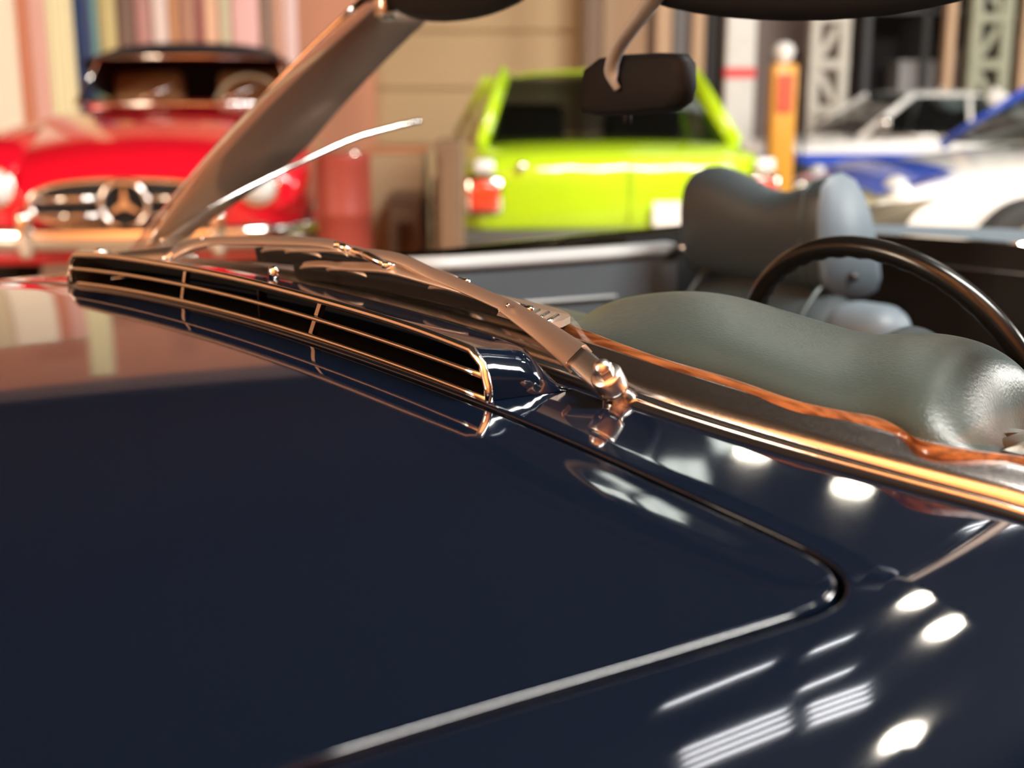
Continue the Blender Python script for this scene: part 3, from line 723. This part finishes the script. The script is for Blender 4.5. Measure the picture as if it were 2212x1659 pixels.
def greenhouse(par, xb0, xt0, xt1, xb1, wb, wt, zb_, zr, paint, glass, mid=None, pr=.022):
    """x decreasing to the rear: windscreen base xb0, top xt0, roof end xt1, rear window base xb1"""
    roofr = []
    for x, k in ((xt0+.02, .96), (xt0-.06, 1), ((xt0+xt1)/2, 1.02), (xt1+.06, 1), (xt1-.02, .96)):
        zz = zr+.03*(1 if .98 < k else 0)
        roofr.append([Vector((x, -wt*k, zr-.02)), Vector((x, -wt*k*.9, zz)), Vector((x, -wt*.4, zz+.02)), Vector((x, wt*.4, zz+.02)), Vector((x, wt*k*.9, zz)), Vector((x, wt*k, zr-.02))])
    vs, fs = gridf(5, 6, lambda i, j: roofr[i][j]); put('roof', (vs, fs), paint, par, sub=2)
    put('windscreen', pane4((xb0, -wb, zb_), (xb0, wb, zb_), (xt0, wt, zr), (xt0, -wt, zr), .05), glass, par)
    put('rear_window', pane4((xb1, wb, zb_), (xb1, -wb, zb_), (xt1, -wt, zr), (xt1, wt, zr), .03), glass, par)
    for s in (-1, 1):
        put('side_window', pane4((xb0-.03, s*wb, zb_), (xb1+.03, s*wb, zb_), (xt1, s*wt, zr-.01), (xt0, s*wt, zr-.01), .01*s), glass, par)
        put('front_pillar', tubeg([(xb0, s*wb, zb_-.02), (xt0, s*wt, zr)], pr, 8), paint, par)
        put('rear_pillar', tubeg([(xb1, s*wb, zb_-.02), (xt1, s*wt, zr)], pr*2.0, 8, sx=.6, sy=1.5), paint, par)
        if mid is not None: put('middle_pillar', tubeg([(mid, s*wb, zb_-.02), (mid-.02, s*wt, zr)], pr*.8, 8), paint, par)
        put('window_sill_trim', tubeg([(xb0, s*(wb+.012), zb_), (xb1, s*(wb+.012), zb_)], .009, 6), M['chrome'], par)
def simple_seat(par, x, y, z, mt):
    s = put('seat', bevbox(.14, .46, .62, .05, 3, T(x-.18, y, z+.28) @ Matrix.Rotation(-.22, 4, 'Y')), mt, par)
    put('seat_cushion', bevbox(.46, .46, .14, .05, 3, T(x+.05, y, z)), mt, s)

def carframe(front, back, z=0.0, sc_=1.0):
    f = Vector(front).to_2d(); b = Vector(back).to_2d(); a = math.atan2((f-b).y, (f-b).x); c_ = (f+b)/2
    return T(c_.x, c_.y, z) @ RZ(a) @ Matrix.Scale(sc_, 4), (f-b).length

# lime coupe: its tail towards the camera, slightly turned
LY = math.radians(96)
lcx = W(1352, 300, 6.25)
LL = 3.55; fdir = Vector((math.cos(LY), math.sin(LY), 0)); lcc = lcx+fdir*(LL/2)
lc = empty('lime_coupe', T(lcc.x, lcc.y, 0) @ RZ(LY), 'lime green coupe with its tail turned this way, seen through the windscreen', 'car')
h2 = LL/2
loft_body('body', [(-h2-.02, .70, .46, .62, .80, .0), (-h2+.06, .795, .42, .64, .86, .012), (-h2+.4, .82, .34, .62, .89, .02), (-h2+.9, .83, .28, .62, .90, .015), (-.1, .83, .26, .60, .88, .01), (.45, .82, .26, .60, .85, .02), (.9, .81, .26, .60, .81, .03), (h2-.15, .78, .30, .56, .72, .03), (h2, .68, .38, .52, .62, .01)], M['lime'], lc)
loft_body('sill_panel', [(-h2+.2, .76, .20, .30, .36, 0), (0, .77, .18, .30, .36, 0), (h2-.2, .76, .20, .30, .36, 0)], M['blackm'], lc, 1)
greenhouse(lc, .75, .25, -.95, -1.32, .675, .515, .885, 1.235, M['lime'], M['darkglass'], -.35, .026)
for s in (-1, 1):
    for x in (-h2+.65, h2-.65): wheel(lc, x, s*.74, .29, .29, .17, 'y')
    put('tail_lamp', bevbox(.10, .15, .16, .03, 2, T(-h2+.02, s*.70, .655)), M['lampred'], lc)
    put('tail_lamp_rim', bevbox(.09, .19, .20, .03, 2, T(-h2+.035, s*.70, .655)), M['chrome'], lc)
    put('reversing_lamp', bevbox(.07, .10, .07, .02, 2, T(-h2-.015, s*.70, .80)), M['lampglass'], lc)
    put('door_handle', tubeg([(-.45, s*.83, .78), (-.40, s*.85, .78), (-.30, s*.85, .78), (-.25, s*.83, .78)], .011, 8), M['chrome'], lc)
put('boot_seam', tubeg([(-h2-.02, -.02, .80), (-h2-.045, -.02, .66), (-h2-.03, -.02, .52)], .003, 6), M['blackm'], lc)
put('front_bumper', bevbox(.10, 1.46, .10, .03, 2, T(h2, 0, .42)), M['chrome'], lc)
put('rear_bumper', bevbox(.16, 1.66, .13, .04, 3, T(-h2-.02, 0, .43)), mat('grey_bumper', (.07, .068, .06), .4), lc)
put('rear_valance', bevbox(.12, 1.40, .16, .03, 2, T(-h2+.08, 0, .30)), M['blackm'], lc)
put('number_plate', bevbox(.02, .34, .12, .005, 1, T(-h2-.06, -.30, .565)), M['white'], lc, False)
for s in (-.03, .03): put('exhaust_tip', tubeg([(-h2-.14, .48+s*2, .26), (-h2+.1, .48+s*2, .26)], .022, 10), M['chrome'], lc)
for y in (-.35, .35): simple_seat(lc, -.25, y, .50, M['blackm'])
put('rear_shelf', bevbox(.35, 1.3, .04, .01, 1, T(-1.0, 0, .86)), M['blackm'], lc, False)
put('roof_badge', latheg([(.001, .01), (.02, .008), (.024, 0)], 14, frame((-h2-.03, .52, .80), (-1, 0, 0), (0, 1, 0))), M['chrome'], lc)

# rally coupes: white with blue
def rally(name, Mm, label, l2, hood, lower, roofc, stripe, nose=1.35):
    e = empty(name, Mm, label, 'car')
    b = loft_body('body', [(-l2, .62, .40, .58, .72, .02), (-l2+.2, .74, .32, .60, .78, .03), (-.6, .78, .28, .60, .80, .02), (.2, .78, .28, .60, .79, .02), (.8, .76, .28, .58, .76, .04), (1.3, .72, .30, .55, .70, .05), (l2-.15, .62, .34, .50, .62, .04), (l2, .50, .40, .48, .54, .02)], lower, e)
    x0_ = l2-nose
    greenhouse(e, x0_, x0_-.52, x0_-1.2, x0_-1.8, .66, .52, .79, 1.13, roofc, M['darkglass'], x0_-1.0, .030)
    for s in (-1, 1):
        for x in (-l2+.75, l2-.78): wheel(e, x, s*.70, .29, .29, .18, 'y')
        put('headlamp', latheg([(.001, .05), (.05, .045), (.085, .02), (.09, 0), (.085, -.03)], 20, frame((l2-.16, s*.50, .585), (1, s*.15, .25), (0, 1, 0))), M['lampglass'], e)
        put('spot_lamp', latheg([(.001, .05), (.05, .045), (.075, .02), (.08, 0), (.05, -.05), (.001, -.06)], 20, frame((l2+.03, s*.22, .50), (1, 0, 0), (0, 1, 0))), M['yellowlens'], e)
        if stripe:
            for z0_, dz_ in ((.55, .05), (.34, .07)):
                put('side_stripe', gridf(14, 3, lambda i, j: Vector((-l2+.5+(2*l2-1.0)*i/13, s*(.795-.10*max(0, (i-9)/4)**2), z0_+dz_*j))), M['blue'], e)
    put('bumper', tubeg(catmull([(l2-.2, -.64, .42), (l2+.05, -.4, .42), (l2+.08, 0, .42), (l2+.05, .4, .42), (l2-.2, .64, .42)], 5), .028, 8), M['chrome'], e)
    put('door_mirror', latheg([(.001, .04), (.04, .03), (.06, 0), (.045, -.04), (.001, -.06)], 16, frame((.45, .74, .90), (-1, 0, 0), (0, 1, 0))), M['chrome'], e)
    for y in (-.33, .33): simple_seat(e, -.25, y, .42, M['blackm'])
    put('door_handle', tubeg([(-.35, .80, .68), (-.25, .815, .68), (-.2, .80, .68)], .010, 8), M['chrome'], e)
    return e
def placed(px, Y, ang, l2):
    """front centre at pixel column px and depth Y, heading ang (world)"""
    f = Vector((math.cos(ang), math.sin(ang), 0)); p = W(px, 300, Y); c_ = p-f*l2
    return T(c_.x, c_.y, 0) @ RZ(ang)
AA = math.radians(180+6)
ra = rally('rally_coupe', placed(1478, 11.35, AA, 2.0), 'white coupe with blue side stripes parked behind the lime coupe', 2.0, M['white'], M['white'], M['white'], True, 1.35)
AB = math.radians(180+9)
rb = rally('rally_coupe', placed(1835, 7.25, AB, 2.0) @ Matrix.Scale(1.07, 4), 'white coupe with blue roof and nose, right of the headrest', 2.0, M['white'], M['white'], M['blue'], False, 1.0)
put('roundel', latheg([(.001, .006), (.10, .006), (.13, 0)], 24, frame((.62, .775, .55), (0, 1, 0))), M['yellowlens'], rb)
put('nose_panel', gridf(10, 6, lambda i, j: Vector((1.55+.40*i/9, -.58+1.16*j/5, .725-.11*(i/9)**1.4-.03*abs(-1+2*j/5)**2))), M['blue'], rb)

# red roadster, facing the camera
YR = 6.6
gcn = W(278, 440, YR)
Mr = T(gcn.x, gcn.y, 0) @ RZ(math.radians(-84)) @ Matrix.Scale(1.12, 4)
rr = empty('red_roadster', Mr, 'bright red roadster with closed black soft top and wide chrome-barred grille', 'car')
# local x forward (towards the camera), origin below the grille face
loft_body('body', [(-4.1, .60, .40, .55, .70, .02), (-3.6, .78, .30, .60, .80, .04), (-2.9, .86, .26, .62, .88, .04), (-2.2, .87, .26, .62, .90, .05), (-1.75, .87, .26, .62, .91, .06), (-1.2, .86, .26, .60, .86, .085), (-.6, .84, .26, .58, .79, .09), (-.2, .80, .28, .54, .71, .08), (-.02, .72, .32, .50, .62, .05), (.03, .60, .36, .46, .54, .02)], M['redp'], rr)
for s in (-1, 1):   # fender crowns and headlamps
    rows = []
    for x, z, wd, ht in ((-2.2, .80, .05, .03), (-1.6, .83, .14, .09), (-1.0, .80, .19, .12), (-.5, .76, .20, .14), (-.18, .70, .19, .15), (-.02, .64, .15, .12), (.02, .62, .10, .08)):
        rows.append([Vector((x, s*.66+wd*math.cos(a), z-.06+ht*1.15*math.sin(a))) for a in [2*PI*k/12 for k in range(12)]])
    vs, fs = gridf(7, 12, lambda i, j: rows[i][j], cv=True); fs += [tuple(range(12)), tuple(range(72, 84))]
    put('fender', (vs, fs), M['redp'], rr, sub=1)
    hl = put('headlamp', latheg([(.001, .055), (.05, .048), (.082, .02), (.086, .0)], 24, frame((.02, s*.60, .60), (1, 0, .08), (0, 1, 0))), M['lampglass'], rr)
    put('chrome_ring', latheg([(.086, .01), (.094, .014), (.100, .0), (.096, -.03)], 24, frame((.02, s*.60, .60), (1, 0, .08), (0, 1, 0))), M['chrome'], hl)
    put('fender_lamp', latheg([(.001, .03), (.02, .024), (.03, 0), (.02, -.05), (.001, -.08)], 14, frame((-.12, s*.68, .80), (1, 0, 0), (0, 1, 0))), M['lampglass'], rr)
    put('overrider', bevbox(.07, .07, .22, .03, 3, T(.19, s*.43, .40)), M['chrome'], rr)
    wheel(rr, -.75, s*.74, .32, .32, .16, 'y', M['redp']); wheel(rr, -3.1, s*.74, .32, .32, .16, 'y', M['redp'])
# grille: dark oval mouth, chrome surround, bars, ringed star
def oval(a, wy, hz, p=2.6):
    ca, sa = math.cos(a), math.sin(a); return (wy*abs(ca)**(2/p)*(1 if ca >= 0 else -1), hz*abs(sa)**(2/p)*(1 if sa >= 0 else -1))
gz = .525; gr = put('grille', ([], []), M['void'], rr)
ring = [oval(2*PI*k/48, .43, .105) for k in range(48)]
v2, f2 = prism([Vector((-.06, y, gz+z)) for y, z in ring], (.115, 0, 0)); put('mouth', (v2, f2), M['void'], gr, False)
put('surround', tubeg([Vector((.058, y*1.01, gz+z*1.03)) for y, z in ring], .014, 8, up=(1, 0, 0), closed=True), M['chrome'], gr)
for s in (-1, 1):
    put('bar', tubeg([(.070, s*.42, gz+.018), (.085, s*.25, gz+.026), (.09, s*.10, gz+.028)], .019, 8, sx=1, sy=.8), M['chrome'], gr)
    put('bar', tubeg([(.070, s*.39, gz-.05), (.085, s*.25, gz-.052), (.09, s*.08, gz-.052)], .012, 8), M['chrome'], gr)
put('emblem_ring', tubeg([Vector((.10, .105*math.cos(a), gz+.105*math.sin(a))) for a in [2*PI*k/36 for k in range(36)]], .013, 8, up=(1, 0, 0), closed=True), M['chrome'], gr)
star = []
for k in range(6):
    a = PI/2+PI*k/3; r_ = .10 if k % 2 == 0 else .018; star.append(Vector((.094, r_*math.cos(a), gz+r_*math.sin(a))))
v2, f2 = prism(star, (.014, 0, 0)); put('star_emblem', (v2, f2), M['chrome'], gr, False)
bpth = catmull([(-.45, -.90, .38), (-.05, -.86, .38), (.13, -.62, .38), (.19, 0, .38), (.13, .62, .38), (-.05, .86, .38), (-.45, .90, .38)], 6)
put('front_bumper', tubeg(bpth, .055, 10, sx=.45, sy=1.0), M['chrome'], rr)
put('number_plate', bevbox(.015, .42, .10, .004, 1, T(.16, 0, .27)), M['creamp'], rr, False)
put('valance', bevbox(.30, 1.5, .14, .04, 2, T(-.10, 0, .31)), M['redp'], rr)
# windscreen, soft top, interior
wz = .96; wt_ = 1.245
wpts = lambda z, hw, x0, cv_: [Vector((x0-cv_*(u*u), hw*u, z)) for u in [-1+2*k/12 for k in range(13)]]
bs = wpts(wz, .66, -1.86, .16); tp = wpts(wt_, .56, -2.12, .14)
put('windscreen', gridf(13, 2, lambda i, j: (bs, tp)[j][i]), glassmat('pale_tinted_glass', (.66, .62, .56)), rr)
lp = bs+tp[::-1]; put('windscreen_frame', tubeg(lp, .014, 8, up=(1, 0, 0), closed=True), M['chrome'], rr)
rows = []
for x, z, wd in ((-2.06, 1.25, .56), (-2.10, 1.29, .57), (-2.4, 1.325, .58), (-2.8, 1.31, .58), (-3.15, 1.18, .60), (-3.4, .92, .62)):
    rows.append([Vector((x, -wd-.06, min(z-.22, 1.02))), Vector((x, -wd-.02, z-.07)), Vector((x, -wd*.8, z)), Vector((x, -wd*.35, z+.025)), Vector((x, wd*.35, z+.025)), Vector((x, wd*.8, z)), Vector((x, wd+.02, z-.07)), Vector((x, wd+.06, min(z-.22, 1.02)))])
rows[0] = [Vector((p.x, p.y, max(p.z, 1.225))) for p in rows[0]]; rows[1] = [Vector((p.x, p.y, max(p.z, 1.23))) for p in rows[1]]
vs, fs = gridf(6, 8, lambda i, j: rows[i][j]); put('soft_top', (vs, fs), M['softtop'], rr, sub=1)
for y in (-.34, .34):
    s = put('seat', bevbox(.14, .46, .55, .06, 3, T(-2.75, y, .90)), M['beigeint'], rr)
swr = put('steering_wheel', tubeg([Vector((-2.20-.10*math.sin(a), .36+.21*math.cos(a), .93+.20*math.sin(a))) for a in [2*PI*k/40 for k in range(40)]], .014, 8, up=(1, 0, 0), closed=True), M['creamp'], rr)
put('hub', latheg([(.001, .02), (.05, .01), (.05, -.02)], 16, frame((-2.2, .36, .93), (-1, 0, 0), (0, 1, 0))), M['creamp'], swr)
for a in (.3, PI-.3): put('spoke', tubeg([Vector((-2.2, .36, .93)), Vector((-2.2-.1*math.sin(a), .36+.21*math.cos(a), .93+.2*math.sin(a)))], .010, 6), M['creamp'], swr)
put('dashboard', bevbox(.20, 1.16, .10, .04, 3, T(-2.05, 0, .93)), M['redp'], rr)
for y in (-.25, .25): put('wiper_arm', tubeg([(-1.83, y, .985), (-1.95, y+.22, 1.08)], .006, 6), M['chrome'], rr)
if False: put('hood_scoop', bevbox(.5, .26, .05, .02, 3, T(-.95, 0, .935) @ Matrix.Rotation(.10, 4, 'Y')), M['redp'], rr)

# ------------------------------------------------------------------ things along the back of the hall
BOARDS = [(168, 206, (.05, .09, .22), 'dark blue'), (206, 222, (.20, .50, .52), 'turquoise'), (222, 262, (.62, .56, .25), 'khaki yellow'), (264, 300, (.16, .10, .08), 'dark brown'), (302, 336, (.48, .25, .24), 'dusty rose'), (338, 372, (.80, .70, .66), 'pale'),
          (374, 394, (.60, .30, .14), 'ochre orange'), (396, 432, (.42, .22, .15), 'chestnut'), (434, 446, (.30, .05, .08), 'wine red'), (448, 480, (.78, .50, .34), 'apricot'), (482, 506, (.60, .60, .42), 'sage cream'), (508, 566, (.80, .50, .50), 'pink'),
          (570, 596, (.22, .16, .13), 'umber'), (598, 616, (.62, .36, .26), 'clay'), (618, 648, (.75, .58, .58), 'pale lilac')]
for i, (a, b, c_, nm) in enumerate(BOARDS):
    Y = 12.4; x0, x1 = xat(a, Y), xat(b, Y)
    m_ = mat('board_'+nm.replace(' ', '_'), c_, .4, var=.08, vscale=2)
    e = empty('upright_board', T((x0+x1)/2, Y, 0), nm+' upright board in the coloured row behind the red roadster', 'board', 'coloured upright boards behind the red roadster')
    put('panel', bevbox(max(.04, x1-x0-.012), .04, 2.72-.1*random.random(), .012, 2, T(0, 0, 1.42)), m_, e)
    put('foot', bevbox(max(.04, x1-x0-.02), .10, .05, .008, 1, T(0, 0, .025)), M['blackm'], e)
CUR = [(-160, -60, (.8, .72, .50), 'cream curtain beyond the left edge of the frame'), (-55, 46, (1.0, .95, .80), 'bright cream curtain at the far left edge'), (47, 74, (.74, .33, .20), 'salmon red curtain strip beside the bright cream one'), (76, 110, (.85, .55, .48), 'pale pink curtain between the salmon and cream strips'), (112, 168, (.90, .88, .58), 'light yellow curtain above the left fender of the roadster')]
for a, b, c_, nm in CUR:
    Y = 11.9; ht = 4.3 if 'light yellow' in nm else 3.3; x0, x1 = xat(a, Y), xat(b, Y); wd = x1-x0; nf = max(3, int(wd/.05))
    m_ = mat('curtain_cloth', c_, .8)
    e = empty('curtain', T((x0+x1)/2, Y, 0), nm, 'curtain')
    g = merge(gridf(nf*4+1, 2, lambda i, j: Vector((-wd/2+wd*i/(nf*4), .018*math.sin(i*PI/2), .05+ht*j))), gridf(nf*4+1, 2, lambda i, j: Vector((-wd/2+wd*i/(nf*4), .012+.018*math.sin(i*PI/2), .05+ht*j))))
    put('cloth', g, m_, e); put('rail', tubeg([(-wd/2, 0, ht+.07), (wd/2, 0, ht+.07)], .02, 8), M['chrome_worn'], e)

# posts
def plain_post(name, a, b, Y, mt, label, cat='post', zt=5.5):
    x0, x1 = xat(a, Y), xat(b, Y)
    e = empty(name, T((x0+x1)/2, Y, 0), label, cat)
    put('shaft', bevbox(x1-x0, .16, zt-.02, .01, 1, T(0, 0, zt/2)), mt, e, False)
    put('base_plate', bevbox(x1-x0+.1, .26, .03, .004, 1, T(0, 0, .016)), mt, e, False); return e, x1-x0
m_tanp = mat('tan_paint', (.50, .33, .20), .6); m_gr = mat('grey_paint', (.26, .26, .27), .6); m_dk = mat('charcoal_paint', (.035, .037, .04), .6)
m_whp = mat('chalky_white_paint', (.72, .72, .68), .6, var=.1, vscale=8); m_crm = mat('cream_steel', (.52, .50, .44), .6, var=.1, vscale=8); m_olv = mat('olive_steel', (.30, .31, .22), .6)
plain_post('timber_post', 1262, 1298, 13.0, mat('brown_timber', (.20, .13, .085), .6), 'brown timber post right of the tan sectional door')
plain_post('tan_post', 1300, 1395, 13.3, m_tanp, 'wide tan post above the rear-view mirror')
plain_post('tan_post', 1412, 1446, 12.9, m_tanp, 'narrow tan post left of the grey post')
plain_post('grey_post', 1451, 1484, 13.25, m_gr, 'grey post between two tan posts')
plain_post('tan_post', 1490, 1516, 12.9, m_tanp, 'narrow tan post right of the grey post')
plain_post('charcoal_post', 1521, 1560, 13.3, m_dk, 'dark charcoal post left of the white one')
e, wd = plain_post('white_post', 1563, 1626, 12.9, m_whp, 'white post with a red painted band')
zb_ = W(1590, 158, 12.9).z
put('red_band', bevbox(wd+.01, .17, .10, .004, 1, T(0, 0, zb_)), mat('red_band_paint', (.80, .05, .05), .5), e, False)
def lattice(a, b, Y, mt, label, lean=0):
    x0, x1 = xat(a, Y), xat(b, Y); wd = x1-x0
    e = empty('lattice_post', T((x0+x1)/2, Y, 0), label, 'post')
    for s in (-1, 1): put('chord', bevbox(wd*.26, .16, 5.4, .006, 1, T(s*wd*.37, 0, 2.7)), mt, e, False)
    n = 12
    for k in range(n):
        z0 = .1+k*.44; s = 1 if k % 2 else -1
        put('brace', sweepg([Vector((-s*wd*.34, 0, z0)), Vector((s*wd*.34, 0, z0+.44))], [(-.035, -.03), (.035, -.03), (.035, .03), (-.035, .03)], up=(0, 1, 0)), mt, e, False)
    for k in range(13): put('batten', bevbox(wd, .05, .09, .004, 1, T(0, -.06, .1+k*.44)), mt, e, False)
    put('base_plate', bevbox(wd+.1, .30, .03, .004, 1, T(0, 0, .016)), mt, e, False)
lattice(1742, 1826, 12.75, m_crm, 'cream steel lattice post behind the white coupe windscreen')
lattice(2082, 2170, 12.75, m_olv, 'olive steel lattice post above the blue roof')
plain_post('tan_post', 2030, 2050, 12.85, m_tanp, 'slim tan post against the olive lattice post')
plain_post('tan_post', 2192, 2262, 12.75, m_tanp, 'tan post at the right edge of the view')
# storage rack on the right
x0, x1 = xat(1842, 13.5), xat(2330, 13.5); wd = x1-x0
rk = empty('storage_rack', T((x0+x1)/2, 13.5, 0), 'dark storage rack filling the back of the hall on the right', 'rack')
for k in range(5): put('upright', bevbox(.07, .9, 3.6, .005, 1, T(-wd/2+wd*k/4, 0, 1.8)), m_dk, rk, False)
for z in (.5, 1.10, 1.95, 2.9): put('shelf', bevbox(wd, .9, .05, .004, 1, T(0, 0, z)), m_dk, rk, False)
put('back_panel', bevbox(wd, .03, 3.6, 0, 1, T(0, .45, 1.8)), M['blackm'], rk, False)
BX = [(-2.05, 1.125, .42, .38, m_gr, 'grey'), (-1.55, 1.125, .30, .50, m_dk, 'charcoal'), (-1.10, 1.125, .34, .44, m_tanp, 'tan'), (-.62, 1.125, .40, .30, m_gr, 'low grey'), (-.1, 1.125, .45, .42, M['wall_b'], 'mauve'), (.55, 1.125, .42, .52, m_gr, 'tall grey'), (1.15, 1.125, .36, .40, m_dk, 'black')]
for x, z, a, b, m_, nm in BX:
    if abs(x) > wd/2-.2: continue
    e = empty('storage_box', T((x0+x1)/2+x, 13.40, z+.002), nm+' box on the middle shelf of the dark rack', 'box', 'boxes on the dark storage rack')
    put('body', bevbox(a, .5, b, .01, 1, T(0, 0, b/2+.001)), m_, e, False); put('lid', bevbox(a+.02, .52, .04, .006, 1, T(0, 0, b+.022)), m_, e, False)
# fuel pump with a white globe
cx = W(1690, 190, 10.2)
pp = empty('fuel_pump', T(cx.x, cx.y, 0), 'orange and yellow fuel pump with a white globe, left of the cream lattice post', 'fuel pump')
z1 = W(1690, 135, 10.2).z
ms_o = mat('orange_enamel', (.78, .36, .04), .35); ms_r = mat('red_enamel', (.62, .10, .05), .35)
put('cabinet', bevbox(.20, .20, z1-.02, .03, 3, T(0, 0, z1/2)), ms_o, pp)
put('red_panel', bevbox(.13, .02, .30, .01, 1, T(0, -.105, z1-.24)), ms_r, pp, False)
put('globe', latheg([(.001, .155), (.05, .148), (.078, .11), (.082, .08), (.07, .035), (.045, .01), (.045, 0)], 20, T(0, 0, z1)), mat('milk_glass', (.82, .82, .80), .3), pp)
put('hose', tubeg(catmull([(.10, -.02, z1-.2), (.17, -.04, z1-.45), (.15, -.05, .5), (.11, -.03, .7)], 5), .012, 8), M['rubber'], pp)
# bench, brown crate, red drum and dark stand in the middle distance
M['brownw'] = mat('brown_timber_top', (.16, .10, .06), .5, var=.2)
Y = 8.6; tx0, tx1 = xat(836, Y), xat(915, Y); tz = W(880, 425, Y).z
bn = empty('low_table', T((tx0+tx1)/2, Y, 0), 'low dark brown table standing left of the lime coupe', 'table')
put('tabletop', bevbox(tx1-tx0, .5, .05, .008, 1, T(0, 0, tz)), M['brownw'], bn, False)
put('apron', bevbox(tx1-tx0-.04, .44, .14, .004, 1, T(0, 0, tz-.09)), M['brownw'], bn, False)
for sx_ in (-1, 1):
    for sy_ in (-1, 1): put('leg', bevbox(.05, .05, tz-.03, .004, 1, T(sx_*((tx1-tx0)/2-.04), sy_*.2, (tz-.03)/2)), M['brownw'], bn, False)
Y = 5.55; cx0, cx1 = xat(938, Y), xat(996, Y); cz = W(960, 300, Y).z
cb = empty('dark_cabinet', T((cx0+cx1)/2, Y+.2, 0), 'narrow dark brown cabinet beside the tail of the lime coupe', 'cabinet')
put('carcass', bevbox(cx1-cx0, .35, cz-.06, .008, 1, T(0, 0, (cz-.06)/2+.05)), M['brownw'], cb, False)
put('door', bevbox(cx1-cx0-.04, .02, cz-.16, .004, 1, T(0, -.185, (cz-.06)/2+.05)), M['brownw'], cb, False)
put('plinth', bevbox(cx1-cx0-.04, .30, .05, 0, 1, T(0, 0, .025)), M['blackm'], cb, False)
Y = 9.2; bx = W(860, 340, Y)
bxz = W(860, 318, Y).z; bw = xat(918, Y)-xat(795, Y)
bo = empty('crate', T(bx.x, Y, 0), 'pale tan crate standing on the floor left of the dark cabinet', 'crate')
put('side', bevbox(bw, .5, bxz-.03, .01, 1, T(0, 0, (bxz-.03)/2)), mat('pale_tan_board', (.46, .34, .20), .7), bo, False)
put('lid', bevbox(bw+.03, .53, .035, .006, 1, T(0, 0, bxz-.012)), mat('orange_tan_board', (.60, .28, .13), .7), bo, False)
Y = 6.0; dx = W(742, 400, Y); dz = W(742, 330, Y).z
dm = empty('red_drum', T(dx.x, Y, 0), 'round red drum standing right of the red roadster', 'drum')
put('shell', latheg([(.001, .0), (.13, 0), (.135, .02), (.13, .04), (.13, dz*.33), (.137, dz*.34), (.13, dz*.36), (.13, dz*.66), (.137, dz*.67), (.13, dz*.69), (.13, dz-.02), (.135, dz), (.001, dz-.01)], 28), mat('faded_red_paint', (.30, .045, .03), .5), dm)
put('bung', latheg([(.001, .02), (.03, .02), (.03, 0)], 14, T(.05, 0, dz-.01)), M['chrome_worn'], dm)
